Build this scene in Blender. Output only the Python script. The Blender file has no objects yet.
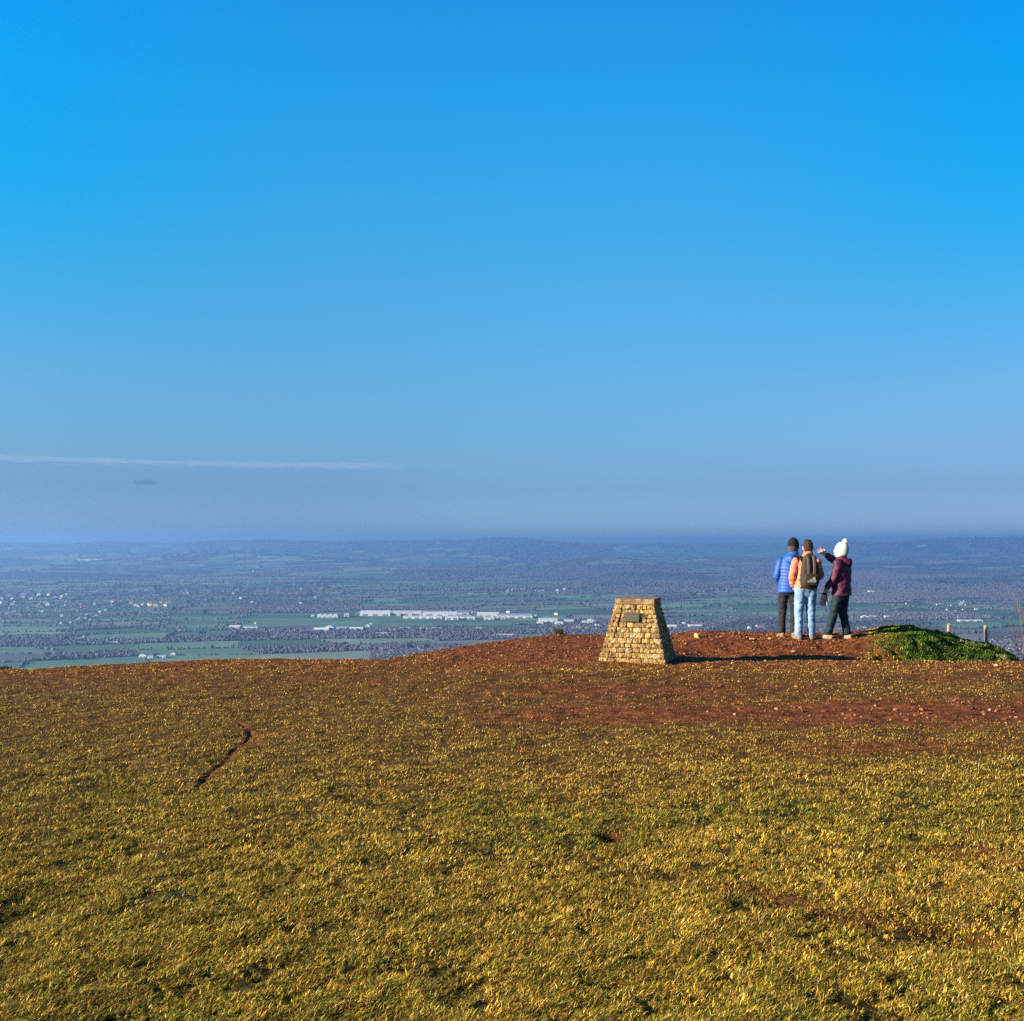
import bpy, bmesh, math, random
import numpy as np
from mathutils import Vector, Matrix
R = math.radians
random.seed(7)
rng = np.random.default_rng(11)
scene = bpy.context.scene
COL = scene.collection
EYE = 1.75          # eye height over the hilltop
HZ = 541.0          # row of the true horizon
F = 1024.0          # focal length in pixels
SUN_EL, SUN_AZ = R(16.5), R(18)   # the sun stands low on the left, a little behind the camera
PLAIN = -250.0

# ------------------------------------------------------------------ noise
def _hash(ix, iy, s):
    h = (ix.astype(np.int64) * 374761393 + iy.astype(np.int64) * 668265263 + s * 974634777) & 0xFFFFFFFF
    h = ((h ^ (h >> 13)) * 1274126177) & 0xFFFFFFFF
    h = (h ^ (h >> 16)) & 0xFFFFFFFF
    return h / 4294967295.0
def vnoise(x, y, s=0):
    x = np.asarray(x, float); y = np.asarray(y, float)
    ix = np.floor(x); iy = np.floor(y); fx = x - ix; fy = y - iy
    fx = fx * fx * (3 - 2 * fx); fy = fy * fy * (3 - 2 * fy)
    a = _hash(ix, iy, s); b = _hash(ix + 1, iy, s); c = _hash(ix, iy + 1, s); d = _hash(ix + 1, iy + 1, s)
    return (a * (1 - fx) + b * fx) * (1 - fy) + (c * (1 - fx) + d * fx) * fy
def fbm(x, y, o=4, s=0):
    v = 0; a = .5; t = 0
    for i in range(o):
        v = v + a * vnoise(x * 2 ** i + 17.3 * i, y * 2 ** i - 9.1 * i, s + i); t += a; a *= .5
    return v / t
def sst(e0, e1, x):
    t = np.clip((x - e0) / (e1 - e0), 0, 1); return t * t * (3 - 2 * t)

# ------------------------------------------------------------------ object helpers
def tag(o, label=None, cat=None, group=None, kind=None):
    if label: o['label'] = label
    if cat: o['category'] = cat
    if group: o['group'] = group
    if kind: o['kind'] = kind
    return o
def link(name, me, mats, parent=None):
    o = bpy.data.objects.new(name, me); COL.objects.link(o)
    for m in (mats if isinstance(mats, (list, tuple)) else [mats]): me.materials.append(m)
    if parent: o.parent = parent
    return o
def empty(name, loc, rz=0):
    o = bpy.data.objects.new(name, None); COL.objects.link(o)
    o.location = loc; o.rotation_euler = (0, 0, rz); o.empty_display_size = .2
    return o
def np_mesh(name, V, faces_idx, loop_tot, smooth=False, cols=None, mat_idx=None):
    """V (n,3); faces_idx flat loop vertex indices; loop_tot per-face counts"""
    me = bpy.data.meshes.new(name)
    me.vertices.add(len(V)); me.vertices.foreach_set('co', np.asarray(V, np.float32).ravel())
    me.loops.add(len(faces_idx)); me.loops.foreach_set('vertex_index', np.asarray(faces_idx, np.int32).ravel())
    loop_tot = np.asarray(loop_tot, np.int32)
    ls = np.concatenate([[0], np.cumsum(loop_tot)[:-1]]).astype(np.int32)
    me.polygons.add(len(loop_tot)); me.polygons.foreach_set('loop_start', ls); me.polygons.foreach_set('loop_total', loop_tot)
    if mat_idx is not None: me.polygons.foreach_set('material_index', np.asarray(mat_idx, np.int32))
    me.update(calc_edges=True)
    me.polygons.foreach_set('use_smooth', np.full(len(loop_tot), smooth))
    if cols is not None:
        dom = 'POINT' if len(cols) == len(V) else 'FACE'
        a = me.attributes.new('tone', 'FLOAT_COLOR', dom)
        c = np.ones((len(cols), 4), np.float32); c[:, :3] = cols
        a.data.foreach_set('color', c.ravel())
    return me
def grid_faces(nr, nc):
    i = np.arange(nr - 1)[:, None] * nc + np.arange(nc - 1)[None, :]
    f = np.stack([i, i + 1, i + nc + 1, i + nc], -1).reshape(-1, 4)
    return f.ravel(), np.full(len(f), 4)
def instances(name, bV, bF, pos, scl, rot, cols, jit=0.0, smooth=False):
    """merge many copies of a small triangle mesh: bV (k,3), bF (m,3)"""
    n = len(pos); k = len(bV)
    V = np.broadcast_to(bV, (n, k, 3)).copy()
    if jit: V *= 1 + rng.uniform(-jit, jit, (n, k, 1))
    V *= scl[:, None, :]
    c, s = np.cos(rot)[:, None], np.sin(rot)[:, None]
    x = V[..., 0] * c - V[..., 1] * s; y = V[..., 0] * s + V[..., 1] * c
    V[..., 0] = x; V[..., 1] = y
    V += pos[:, None, :]
    Fa = (bF[None] + (np.arange(n) * k)[:, None, None]).reshape(-1)
    return np_mesh(name, V.reshape(-1, 3), Fa, np.full(n * len(bF), 3), smooth, np.repeat(cols, k, 0))

ALB = .72
# ------------------------------------------------------------------ materials
def mat(name, col=(.5, .5, .5), rough=.8, metal=0.0, attr=None, noise=None, bump=None, trans=0.0, spec=.3, ncol=None, coord='Object'):
    m = bpy.data.materials.new(name); m.use_nodes = True
    nt = m.node_tree; N = nt.nodes; L = nt.links
    b = N['Principled BSDF']; b.inputs['Roughness'].default_value = rough
    b.inputs['Metallic'].default_value = metal; b.inputs['Specular IOR Level'].default_value = spec
    tc = N.new('ShaderNodeTexCoord')
    if attr:
        a = N.new('ShaderNodeAttribute'); a.attribute_name = attr; src = a.outputs['Color']
    else:
        a = N.new('ShaderNodeRGB'); a.outputs[0].default_value = (*col, 1); src = a.outputs[0]
    if noise:
        for sc, amt in noise:
            n = N.new('ShaderNodeTexNoise'); n.inputs['Scale'].default_value = sc; n.inputs['Detail'].default_value = 5
            L.new(tc.outputs[coord], n.inputs['Vector'])
            mr = N.new('ShaderNodeMapRange'); L.new(n.outputs['Fac'], mr.inputs[0])
            mr.inputs[1].default_value = .3; mr.inputs[2].default_value = .7
            mr.inputs[3].default_value = 1 - amt; mr.inputs[4].default_value = 1 + amt
            mx = N.new('ShaderNodeVectorMath'); mx.operation = 'SCALE'
            L.new(src, mx.inputs[0]); L.new(mr.outputs[0], mx.inputs['Scale']); src = mx.outputs[0]
    if ncol:
        n = N.new('ShaderNodeTexNoise'); n.inputs['Scale'].default_value = ncol[0]; n.inputs['Detail'].default_value = 4
        L.new(tc.outputs[coord], n.inputs['Vector'])
        cr = N.new('ShaderNodeMapRange'); L.new(n.outputs['Fac'], cr.inputs[0]); cr.inputs[1].default_value = .5; cr.inputs[2].default_value = .65
        mx = N.new('ShaderNodeMix'); mx.data_type = 'RGBA'; L.new(cr.outputs[0], mx.inputs[0]); L.new(src, mx.inputs[6]); mx.inputs[7].default_value = (*ncol[1], 1)
        src = mx.outputs[2]
    al = N.new('ShaderNodeVectorMath'); al.operation = 'SCALE'; al.inputs['Scale'].default_value = ALB; L.new(src, al.inputs[0]); src = al.outputs[0]
    L.new(src, b.inputs['Base Color'])
    if bump:
        n = N.new('ShaderNodeTexNoise'); n.inputs['Scale'].default_value = bump[0]; n.inputs['Detail'].default_value = 8
        L.new(tc.outputs[coord], n.inputs['Vector'])
        bp = N.new('ShaderNodeBump'); bp.inputs['Strength'].default_value = bump[1]; bp.inputs['Distance'].default_value = bump[2]
        L.new(n.outputs['Fac'], bp.inputs['Height']); L.new(bp.outputs[0], b.inputs['Normal'])
    if trans:
        t = N.new('ShaderNodeBsdfTranslucent'); L.new(src, t.inputs['Color'])
        ms = N.new('ShaderNodeMixShader'); ms.inputs[0].default_value = trans
        L.new(b.outputs[0], ms.inputs[1]); L.new(t.outputs[0], ms.inputs[2]); L.new(ms.outputs[0], N['Material Output'].inputs[0])
    return m

M_GROUND = mat('turf_soil', attr='tone', rough=.95, noise=[(9, .35), (60, .45)], bump=(45, .9, .02), spec=.1)
M_BLADE = mat('grass_blade', attr='tone', rough=.75, noise=[(3, .15)], trans=.25, spec=.2)
M_PLAIN = mat('farmland', attr='tone', rough=.95, noise=[(.004, .18), (.03, .15)], spec=.05)
M_WOOD = mat('bare_woodland', attr='tone', rough=.95, noise=[(.02, .2)], spec=.05)
M_STONE = mat('golden_stone', attr='tone', rough=.85, noise=[(14, .25), (45, .4)], bump=(30, 1.0, .02), spec=.2)
M_MORTAR = mat('dark_mortar', (.10, .06, .03), .95, noise=[(30, .3)])
M_SLAB = mat('brown_sandstone', (.24, .125, .065), .85, noise=[(9, .3), (60, .3)], bump=(50, .6, .008), ncol=(11, (.42, .30, .18)))
M_PLAQUE = mat('weathered_bronze', (.085, .078, .042), .55, metal=.35, noise=[(60, .3), (220, .35)], bump=(260, .6, .003))
M_ROCK = mat('field_stone', attr='tone', rough=.9, noise=[(25, .3)], bump=(50, .8, .01))
M_POST = mat('weathered_post_wood', (.42, .27, .21), .85, noise=[(20, .3), (90, .3)], bump=(60, .7, .01))
M_DARK = mat('dark_opening', (.04, .045, .055), .3)
def add_box(bm, x0, x1, y0, y1, z0, z1, mi=0):
    vs = [bm.verts.new(p) for p in ((x0, y0, z0), (x1, y0, z0), (x1, y1, z0), (x0, y1, z0), (x0, y0, z1), (x1, y0, z1), (x1, y1, z1), (x0, y1, z1))]
    for q in ((0, 3, 2, 1), (4, 5, 6, 7), (0, 1, 5, 4), (1, 2, 6, 5), (2, 3, 7, 6), (3, 0, 4, 7)):
        bm.faces.new([vs[k] for k in q]).material_index = mi
def add_roof(bm, w, d, z, h, mi=0, arched=False, ov=.4, axis=0):
    prof = [(-1, 0), (0, 1), (1, 0)] if not arched else [(math.sin(R(a)), math.cos(R(a))) for a in range(-90, 91, 15)]
    A, B = (w / 2 + ov, d / 2 + ov)
    r0, r1 = [], []
    for (u, v) in prof:
        if axis == 0: r0.append(bm.verts.new((-A, u * B, z + v * h))); r1.append(bm.verts.new((A, u * B, z + v * h)))
        else: r0.append(bm.verts.new((u * A, B, z + v * h))); r1.append(bm.verts.new((u * A, -B, z + v * h)))
    for k in range(len(prof) - 1): bm.faces.new((r0[k], r0[k + 1], r1[k + 1], r1[k])).material_index = mi
    bm.faces.new(r0[::-1]).material_index = mi; bm.faces.new(r1).material_index = mi
    bm.faces.new((r0[0], r1[0], r1[-1], r0[-1])).material_index = mi
def bm_obj(name, bm, mats, parent=None, smooth=False):
    bmesh.ops.recalc_face_normals(bm, faces=bm.faces)
    me = bpy.data.meshes.new(name); bm.to_mesh(me); bm.free()
    if smooth: me.polygons.foreach_set('use_smooth', np.full(len(me.polygons), True))
    return link(name, me, mats, parent)
# ------------------------------------------------------------------ people
M_SKIN = mat('skin', (.58, .33, .23), .55, noise=[(30, .08)])
class Solid:
    """closed lofted forms, later fused into one continuous surface"""
    def __init__(s): s.bm = bmesh.new()
    def loft(s, pts, rad, side=(1, 0, 0), n=16, cap=.55, pw=2.0):
        pts = [Vector(p) for p in pts]; rad = [(r, r) if not isinstance(r, tuple) else r for r in rad]
        side = Vector(side)
        if cap:
            d0 = (pts[0] - pts[1]).normalized(); d1 = (pts[-1] - pts[-2]).normalized()
            r0, r1 = rad[0], rad[-1]
            m0, m1 = min(r0), min(r1)
            pts = [pts[0] + d0 * m0 * .8, pts[0] + d0 * m0 * .5] + pts + [pts[-1] + d1 * m1 * .5, pts[-1] + d1 * m1 * .8]
            rad = [(r0[0] * .45, r0[1] * .45), (r0[0] * .82, r0[1] * .82)] + rad + [(r1[0] * .82, r1[1] * .82), (r1[0] * .45, r1[1] * .45)]
        rings = []
        for k, p in enumerate(pts):
            t = (pts[min(k + 1, len(pts) - 1)] - pts[max(k - 1, 0)]).normalized()
            u = (side - t * side.dot(t))
            if u.length < 1e-3: u = t.orthogonal()
            u.normalize(); v = t.cross(u)
            ring = []
            for i in range(n):
                a = 2 * math.pi * i / n; ca, sa = math.cos(a), math.sin(a)
                ex = 2 / pw
                ring.append(s.bm.verts.new(p + u * rad[k][0] * math.copysign(abs(ca) ** ex, ca) + v * rad[k][1] * math.copysign(abs(sa) ** ex, sa)))
            rings.append(ring)
        for a, b in zip(rings[:-1], rings[1:]):
            for i in range(n): s.bm.faces.new((a[i], a[(i + 1) % n], b[(i + 1) % n], b[i]))
        s.bm.faces.new(rings[0][::-1]); s.bm.faces.new(rings[-1]); return s
    def ball(s, c, r, sub=3):
        r = r if isinstance(r, tuple) else (r, r, r)
        bmesh.ops.create_icosphere(s.bm, subdivisions=sub, radius=1, matrix=Matrix.Translation(c) @ Matrix.Diagonal((*r, 1))); return s
    def fuse(s, name, m, parent=None, voxel=.008, smooth=4, wrinkle=0, wscale=14, seed=0):
        bmesh.ops.recalc_face_normals(s.bm, faces=s.bm.faces)
        me = bpy.data.meshes.new(name); s.bm.to_mesh(me); s.bm.free()
        tmp = bpy.data.objects.new('tmp', me); COL.objects.link(tmp)
        md = tmp.modifiers.new('r', 'REMESH'); md.mode = 'VOXEL'; md.voxel_size = voxel
        sm = tmp.modifiers.new('s', 'SMOOTH'); sm.factor = .6; sm.iterations = smooth
        dg = bpy.context.evaluated_depsgraph_get(); out = bpy.data.meshes.new_from_object(tmp.evaluated_get(dg))
        bpy.data.objects.remove(tmp); bpy.data.meshes.remove(me); out.name = name
        if wrinkle:
            from mathutils import noise as mn
            for v in out.vertices:
                q = Vector((v.co.x * wscale * .7, v.co.y * wscale * .7, v.co.z * wscale)) + Vector((seed, 0, 0))
                v.co = v.co + v.normal * wrinkle * (mn.noise(q) + .5 * mn.noise(q * 2.1))
        out.polygons.foreach_set('use_smooth', np.full(len(out.polygons), True))
        return link(name, out, m, parent)
def hand(S, wrist, d, n, curl=.5, right=True, spread=.10, sc=1.0):
    """palm, four unequal fingers and a thumb leaving the side of the palm; d along the hand, n out of the back of the hand"""
    d = Vector(d).normalized(); n = Vector(n); n = (n - d * n.dot(d)).normalized(); s = d.cross(n) * (1 if right else -1)
    w = Vector(wrist)
    S.loft([w - d * .02, w + d * .02, w + d * .05, w + d * .088 * sc], [(.024, .018), (.032, .016), (.041, .015), (.040, .013)], side=s, n=14, cap=.4)
    for k, (off, L) in enumerate(((.030, .072), (.010, .080), (-.010, .074), (-.029, .058))):
        b = w + d * (.078 * sc) + s * off; fd = (d + s * off * spread * 30).normalized()
        c1 = (fd * math.cos(curl * .6) - n * math.sin(curl * .6)); c2 = (fd * math.cos(curl * 1.5) - n * math.sin(curl * 1.5)); c3 = (fd * math.cos(curl * 2.2) - n * math.sin(curl * 2.2))
        p1 = b + fd * .012; p2 = p1 + c1 * L * .42; p3 = p2 + c2 * L * .32; p4 = p3 + c3 * L * .26
        S.loft([b, p1, p2, p3, p4], [.0095, .0092, .0088, .0082, .0070], side=s, n=8)
    b = w + d * .028 + s * .026; t1 = (d * .55 + s * .75 - n * .25 * curl).normalized(); t2 = (d * .85 + s * .35 - n * .4 * curl).normalized()
    S.loft([b, b + t1 * .032, b + t1 * .032 + t2 * .030, b + t1 * .032 + t2 * .054], [.014, .012, .0105, .008], side=n, n=8)
def head(S, c, yaw, par, hairless=False, sc=1.0, pitch=0):
    """skull, jaw, nose, ears; faces +Y before turning; returns the turn matrix"""
    Mx = Matrix.Translation(c) @ Matrix.Rotation(yaw, 4, 'Z') @ Matrix.Rotation(pitch, 4, 'X') @ Matrix.Scale(sc, 4)
    T = lambda x, y, z: Mx @ Vector((x, y, z))
    sd = (Mx.to_3x3() @ Vector((1, 0, 0)))
    S.loft([T(0, .02, -.105), T(0, .025, -.08), T(0, .012, -.045), T(0, .002, -.01), T(0, -.006, .03), T(0, -.008, .065), T(0, -.008, .09)],
           [(.038, .045), (.056, .068), (.066, .086), (.073, .094), (.076, .098), (.068, .088), (.046, .06)], side=sd, n=20, cap=.5)
    S.loft([T(0, .092, .02), T(0, .104, -.005), T(0, .112, -.025), T(0, .098, -.036)], [(.008, .010), (.011, .012), (.016, .013), (.013, .010)], side=sd, n=10, cap=.4)
    for k in (-1, 1):
        S.loft([T(k * .074, -.004, -.03), T(k * .080, -.008, -.005), T(k * .078, -.008, .022)], [(.007, .014), (.009, .019), (.007, .014)], side=sd, n=10, cap=.5)
    S.loft([T(0, .088, -.058), T(0, .094, -.064)], [(.022, .008), (.024, .008)], side=sd, n=10, cap=.4)
    return Mx
M_EYE = mat('eye_white', (.75, .73, .70), .3); M_LIP = mat('lips', (.45, .17, .14), .5)
def face(Mx, par, brow):
    for k in (-1, 1):
        bm = bmesh.new(); bmesh.ops.create_uvsphere(bm, u_segments=14, v_segments=8, radius=.0115, matrix=Mx @ Matrix.Translation((k * .031, .081, .006)))
        eo = bm_obj('eye', bm, M_EYE, par, True)
        bm = bmesh.new(); bmesh.ops.create_uvsphere(bm, u_segments=10, v_segments=6, radius=.0052, matrix=Mx @ Matrix.Translation((k * .031, .0895, .006)))
        bm_obj('iris', bm, M_DARK, eo, True)
        s = Solid(); s.loft([Mx @ Vector((k * .018, .088, .026)), Mx @ Vector((k * .033, .087, .030)), Mx @ Vector((k * .048, .078, .025))], [.004, .005, .003], n=6); bm_obj('eyebrow', s.bm, brow, par, True)
    s = Solid(); s.loft([Mx @ Vector((-.022, .092, -.060)), Mx @ Vector((0, .101, -.060)), Mx @ Vector((.022, .092, -.060))], [.004, .0065, .004], n=8, side=(0, 0, 1)); bm_obj('mouth', s.bm, M_LIP, par, True)

def person(px, Yd, yfoot, rz, H, label, J, mats):
    """J: joints in the figure's own frame (x right, y ahead, z up)"""
    X = (px - 512) / F * Yd; zb = EYE - (yfoot - HZ) / F * Yd
    S = Solid(); hd = Vector(J['head'])
    Mx = head(S, hd, J.get('yaw', 0), None, sc=J.get('hs', 1.0), pitch=J.get('pitch', 0))
    ch, pv = Vector(J['chest']), Vector(J['pelvis'])
    S.loft([ch + Vector((0, 0, .10)), ch + Vector((0, .0, .17)), hd + Vector((0, -.01, -.09)), hd + Vector((0, 0, -.04))], [(.065, .06), (.055, .055), (.05, .052), (.05, .052)], cap=.3)
    sw = J.get('sw', .19)
    bw = J.get('bw', 1.0)
    S.loft([pv - Vector((0, 0, .06)), pv, pv * .6 + ch * .4, ch * .75 + pv * .25, ch, ch + Vector((0, 0, .10)), ch + Vector((0, 0, .15))],
           [(.15, .105), (.165 * bw, .115 * bw), (.145 * bw, .105 * bw), (.155 * bw, .115 * bw), (.17, .115), (.155, .09), (.08, .065)], n=24, cap=.3)
    for k in ('l', 'r'):
        hp, kn, an = [Vector(J[k + n]) for n in ('hip', 'knee', 'ank')]
        S.loft([hp, hp * .5 + kn * .5, kn, kn * .62 + an * .38, an], [.085, .072, .055, .054, .037])
        fd = Vector(J.get(k + 'foot', (0, 1, 0))).normalized()
        S.loft([an + Vector((0, 0, -.02)) - fd * .03, an + Vector((0, 0, -.05)) + fd * .06, an + Vector((0, 0, -.06)) + fd * .14], [(.035, .04), (.04, .03), (.038, .02)], side=fd.cross(Vector((0, 0, 1))))
        sh, el, wr = [Vector(J[k + n]) for n in ('sho', 'elb', 'wri')]
        S.loft([sh, sh * .5 + el * .5, el, el * .55 + wr * .45, wr], [.052, .045, .038, .037, .026])
        hd_, hn, cu = J[k + 'hand']
        hand(S, wr, hd_, hn, cu, right=(k == 'r') ^ J.get(k + 'flip', False), spread=J.get(k + 'spread', .06))
    body = S.fuse('person', M_SKIN, None, voxel=.0075, smooth=2)
    body.location = (X, Yd, zb); body.rotation_euler = (0, 0, rz)
    tag(body, label, 'person', 'three people looking out over the plain')
    face(Mx, body, mats['brow'])
    return body, Mx
def shoes(J, body, m, msole):
    for k in ('l', 'r'):
        an = Vector(J[k + 'ank']); fd = Vector(J.get(k + 'foot', (0, 1, 0))).normalized(); sd = fd.cross(Vector((0, 0, 1)))
        g = Vector((an.x, an.y, 0))
        s = Solid(); s.loft([an + Vector((0, 0, .035)), an + Vector((0, 0, -.02))], [(.055, .055), (.054, .058)], cap=.2)
        s.loft([g - fd * .055 + Vector((0, 0, .055)), g + fd * .03 + Vector((0, 0, .055)), g + fd * .12 + Vector((0, 0, .045)), g + fd * .175 + Vector((0, 0, .036))], [(.042, .05), (.05, .05), (.052, .036), (.042, .026)], side=sd)
        o = s.fuse('shoe', m, body, voxel=.008)
        s = Solid(); s.loft([g - fd * .075 + Vector((0, 0, .013)), g + fd * .03 + Vector((0, 0, .013)), g + fd * .12 + Vector((0, 0, .013)), g + fd * .205 + Vector((0, 0, .014))], [(.036, .015), (.048, .015), (.053, .015), (.036, .015)], side=sd, pw=4)
        s.fuse('sole', msole, o, voxel=.007, smooth=2)
def trousers(J, body, m, waist_z, r, cuff=.03, name='trousers', wr=.011):
    s = Solid(); pv = Vector(J['pelvis'])
    bw = J.get('bw', 1.0)
    s.loft([pv + Vector((0, .0, -.10)), pv + Vector((0, 0, -.02)), Vector((pv.x, pv.y, waist_z))], [(.145 * bw, .115), (.163 * bw, .122 * bw), (.150 * bw, .11 * bw)], n=24, cap=.15)
    for k in ('l', 'r'):
        hp, kn, an = [Vector(J[k + n]) for n in ('hip', 'knee', 'ank')]
        end = an + Vector((0, 0, cuff))
        s.loft([hp + Vector((0, -.01, .02)), hp * .55 + kn * .45, kn, kn * .5 + an * .5, end], [(r[0], r[0] * 1.12), r[1], r[2], r[3], r[4]], n=18, cap=.1)
    return s.fuse(name, m, body, voxel=.010, smooth=3, wrinkle=wr, wscale=16, seed=body.location.x * 9)
M_HAIR = mat('brown_hair', (.040, .018, .010), .7, noise=[(60, .35)], bump=(160, .8, .01))
# ---------- 1: blue quilted jacket, black beanie
J1 = dict(hs=1.12, head=(.085, .045, 1.62), yaw=R(-28), pitch=R(-6), chest=(.035, 0, 1.27), pelvis=(0, 0, .93), lsho=(-.135, 0, 1.375), rsho=(.20, 0, 1.375),
          lelb=(-.205, -.02, 1.10), relb=(.275, -.03, 1.10), lwri=(-.15, .18, 1.00), rwri=(.20, .18, 1.00), lhand=((.6, .6, -.3), (-.6, .5, .3), .7), rhand=((-.6, .6, -.3), (.6, .5, .3), .7),
          lhip=(-.085, 0, .90), rhip=(.085, 0, .90), lknee=(-.105, .015, .48), rknee=(.10, .01, .48), lank=(-.12, -.01, .085), rank=(.095, .02, .085), lfoot=(-.25, 1, 0), rfoot=(.2, 1, 0))
m_blue = mat('blue_quilted_nylon', (.012, .095, .42), .6, noise=[(12, .15)], bump=(40, .3, .006), spec=.5)
m_black = mat('black_knit', (.008, .008, .011), .9, bump=(150, .8, .004)); m_grey = mat('grey_knit', (.085, .07, .05), .9, bump=(150, .8, .004))
m_dtr = mat('dark_brown_trousers', (.022, .016, .017), .85, noise=[(14, .25)])
m_boot = mat('brown_suede', (.26, .17, .11), .85, noise=[(20, .2)]); m_sole = mat('rubber_sole', (.05, .045, .04), .8)
b1, Mx = person(788.7, 18.1, 638.2, R(-10), 1.78, 'person in a blue quilted jacket and black beanie standing on the left of the three', J1, dict(brow=M_HAIR))
shoes(J1, b1, m_boot, m_sole)
trousers(J1, b1, m_dtr, .98, (.090, .086, .070, .064, .066))
def jacket(J, body, m, hem, puff=0.0, period=.058, r=(.215, .14), arm=(.075, .062, .052), name='jacket', voxel=.0095, cuff=.03, waist=1.0, hood=True, hoodm=None, wr=0.0, collar=.06, tor=1.0, hoff=0):
    s = Solid(); ch, pv = Vector(J['chest']), Vector(J['pelvis'])
    zt = ch.z + .16; n = max(int((zt - hem) / (period / 4)), 8) if puff else 14
    pts, rad = [], []
    for k in range(n + 1):
        z = hem + (zt - hem) * k / n; t = (z - hem) / (zt - hem)
        if z < pv.z: c = Vector((pv.x, pv.y, z))
        else: c = pv.lerp(ch, min((z - pv.z) / (ch.z - pv.z), 1.0)); c.z = z
        a = np.interp(t, [0, .18, .42, .72, .88, .96, 1], [.190, .182, .170 * waist, .194, .178, .148, .115]) * tor; b = np.interp(t, [0, .2, .42, .72, .9, 1], [.150, .148, .140 * waist, .145, .112, .085]) * tor
        p = puff * (abs(math.sin(math.pi * (z - hem) / period)) - .5) if puff else 0
        pts.append(c); rad.append((a + p, b + p))
    s.loft(pts, rad, n=32, cap=0)
    for k in ('l', 'r'):
        sh, el, w = [Vector(J[k + q]) for q in ('sho', 'elb', 'wri')]
        L1, L2 = (el - sh).length, (w - el).length; N = 28 if puff else 8; pp, rr_ = [], []
        for i in range(N + 1):
            t = i / N * (L1 + L2 - cuff); p = sh.lerp(el, t / L1) if t < L1 else el.lerp(w, (t - L1) / L2)
            base = np.interp(t / (L1 + L2), [0, .5, 1], arm); q = puff * (abs(math.sin(math.pi * t / period)) - .5) if puff else 0
            pp.append(p); rr_.append(base + q)
        s.loft(pp, rr_, n=18, cap=.3)
    nb = Vector(J['head']) + Vector((0, -.02, -.13))
    s.loft([ch + Vector((0, -.01, .12)), nb + Vector((0, 0, -.005)), nb + Vector((0, 0, collar * .5))], [(.125, .10), (.098, .094), (.084, .084)], n=20, cap=.1)
    j = s.fuse(name, m, body, voxel=voxel, smooth=2 if puff else 4, wrinkle=wr, wscale=15, seed=body.location.x * 5)
    if hood:
        s = Solid(); c = ch + Vector((0, -.115 + hoff, .135))
        s.loft([c + Vector((-.095, .075, .03)), c + Vector((-.085, .01, .015)), c + Vector((-.045, -.035, -.005)), c + Vector((0, -.045, -.015)), c + Vector((.045, -.035, -.005)), c + Vector((.085, .01, .015)), c + Vector((.095, .075, .03))],
               [(.022, .045), (.032, .058), (.040, .072), (.042, .078), (.040, .072), (.032, .058), (.022, .045)], side=(0, 1, 0), n=14)
        s.fuse('hood', hoodm or m, j, voxel=.008, smooth=3, wrinkle=.006, wscale=18)
    return j
j1 = jacket(J1, b1, m_blue, .81, puff=.013, period=.055, arm=(.070, .060, .050), voxel=.009, tor=1.0, collar=.09)
# beanie
def cap_shape(Mx, z0, ztop, r, name, m, body, puff=0, tip=(0, 0)):
    s = Solid(); n = 9; pts, rad = [], []
    for k in range(n + 1):
        t = k / n; z = z0 + (ztop - z0) * t
        f = math.sqrt(max(1 - (t * .985) ** 3.1, 0)); pts.append(Mx @ Vector((tip[0] * t, -.006 + tip[1] * t, z))); rad.append((r[0] * f, r[1] * f))
    s.loft(pts, rad, side=Mx.to_3x3() @ Vector((1, 0, 0)), n=24, cap=0)
    return s.fuse(name, m, body, voxel=.006, smooth=3)
bn = cap_shape(Mx, -.028, .142, (.098, .118), 'beanie', m_black, b1)
s = Solid(); s.loft([Mx @ Vector((0, -.014, -.055)), Mx @ Vector((0, -.010, -.022))], [(.090, .104), (.098, .117)], side=Mx.to_3x3() @ Vector((1, 0, 0)), n=24, cap=.1); s.fuse('beanie_cuff', m_grey, bn, voxel=.006)

# ---------- 2: orange fleece, backpack, pale jeans
J2 = dict(hs=1.12, head=(.055, .04, 1.595), yaw=R(-8), pitch=R(-4), chest=(.02, .0, 1.25), pelvis=(0, 0, .92), lsho=(-.165, 0, 1.365), rsho=(.20, 0, 1.365),
          lelb=(-.245, -.03, 1.10), relb=(.265, -.02, 1.10), lwri=(-.185, .12, .935), rwri=(.17, .19, 1.05), lhand=((.35, .5, -.6), (-.8, .2, 0), .8), rhand=((-.7, .6, .1), (.5, .5, .2), .7),
          lhip=(-.088, 0, .89), rhip=(.088, 0, .89), lknee=(-.115, .01, .47), rknee=(.095, .01, .47), lank=(-.125, -.02, .085), rank=(.105, .0, .085), lfoot=(-.15, 1, 0), rfoot=(.2, 1, 0))
m_org = mat('orange_fleece', (.74, .235, .13), .9, noise=[(25, .15)], bump=(90, .4, .004)); m_yel = mat('yellow_panel', (.70, .28, .10), .9, noise=[(25, .15)])
m_jean = mat('washed_denim', (.20, .33, .50), .85, noise=[(7, .18), (40, .12)], ncol=(5, (.30, .46, .62)))
m_pack = mat('olive_brown_canvas', (.046, .034, .020), .8, noise=[(25, .2)], bump=(120, .4, .004)); m_pack2 = mat('dark_strap', (.02, .018, .014), .8); m_pal = mat('brown_panel', (.12, .085, .065), .8, noise=[(25, .2)]); m_logo = mat('grey_print', (.38, .36, .31), .7)
b2, Mx = person(805.5, 17.7, 640.3, R(2), 1.74, 'person in an orange fleece, pale jeans and short brown hair standing in the middle', J2, dict(brow=M_HAIR))
shoes(J2, b2, m_boot, m_sole)
trousers(J2, b2, m_jean, 1.0, (.105, .093, .076, .070, .070), cuff=.02, name='jeans', wr=.011)
j2 = jacket(J2, b2, m_org, .915, hood=False, arm=(.070, .060, .050), wr=.014, name='fleece')
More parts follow.
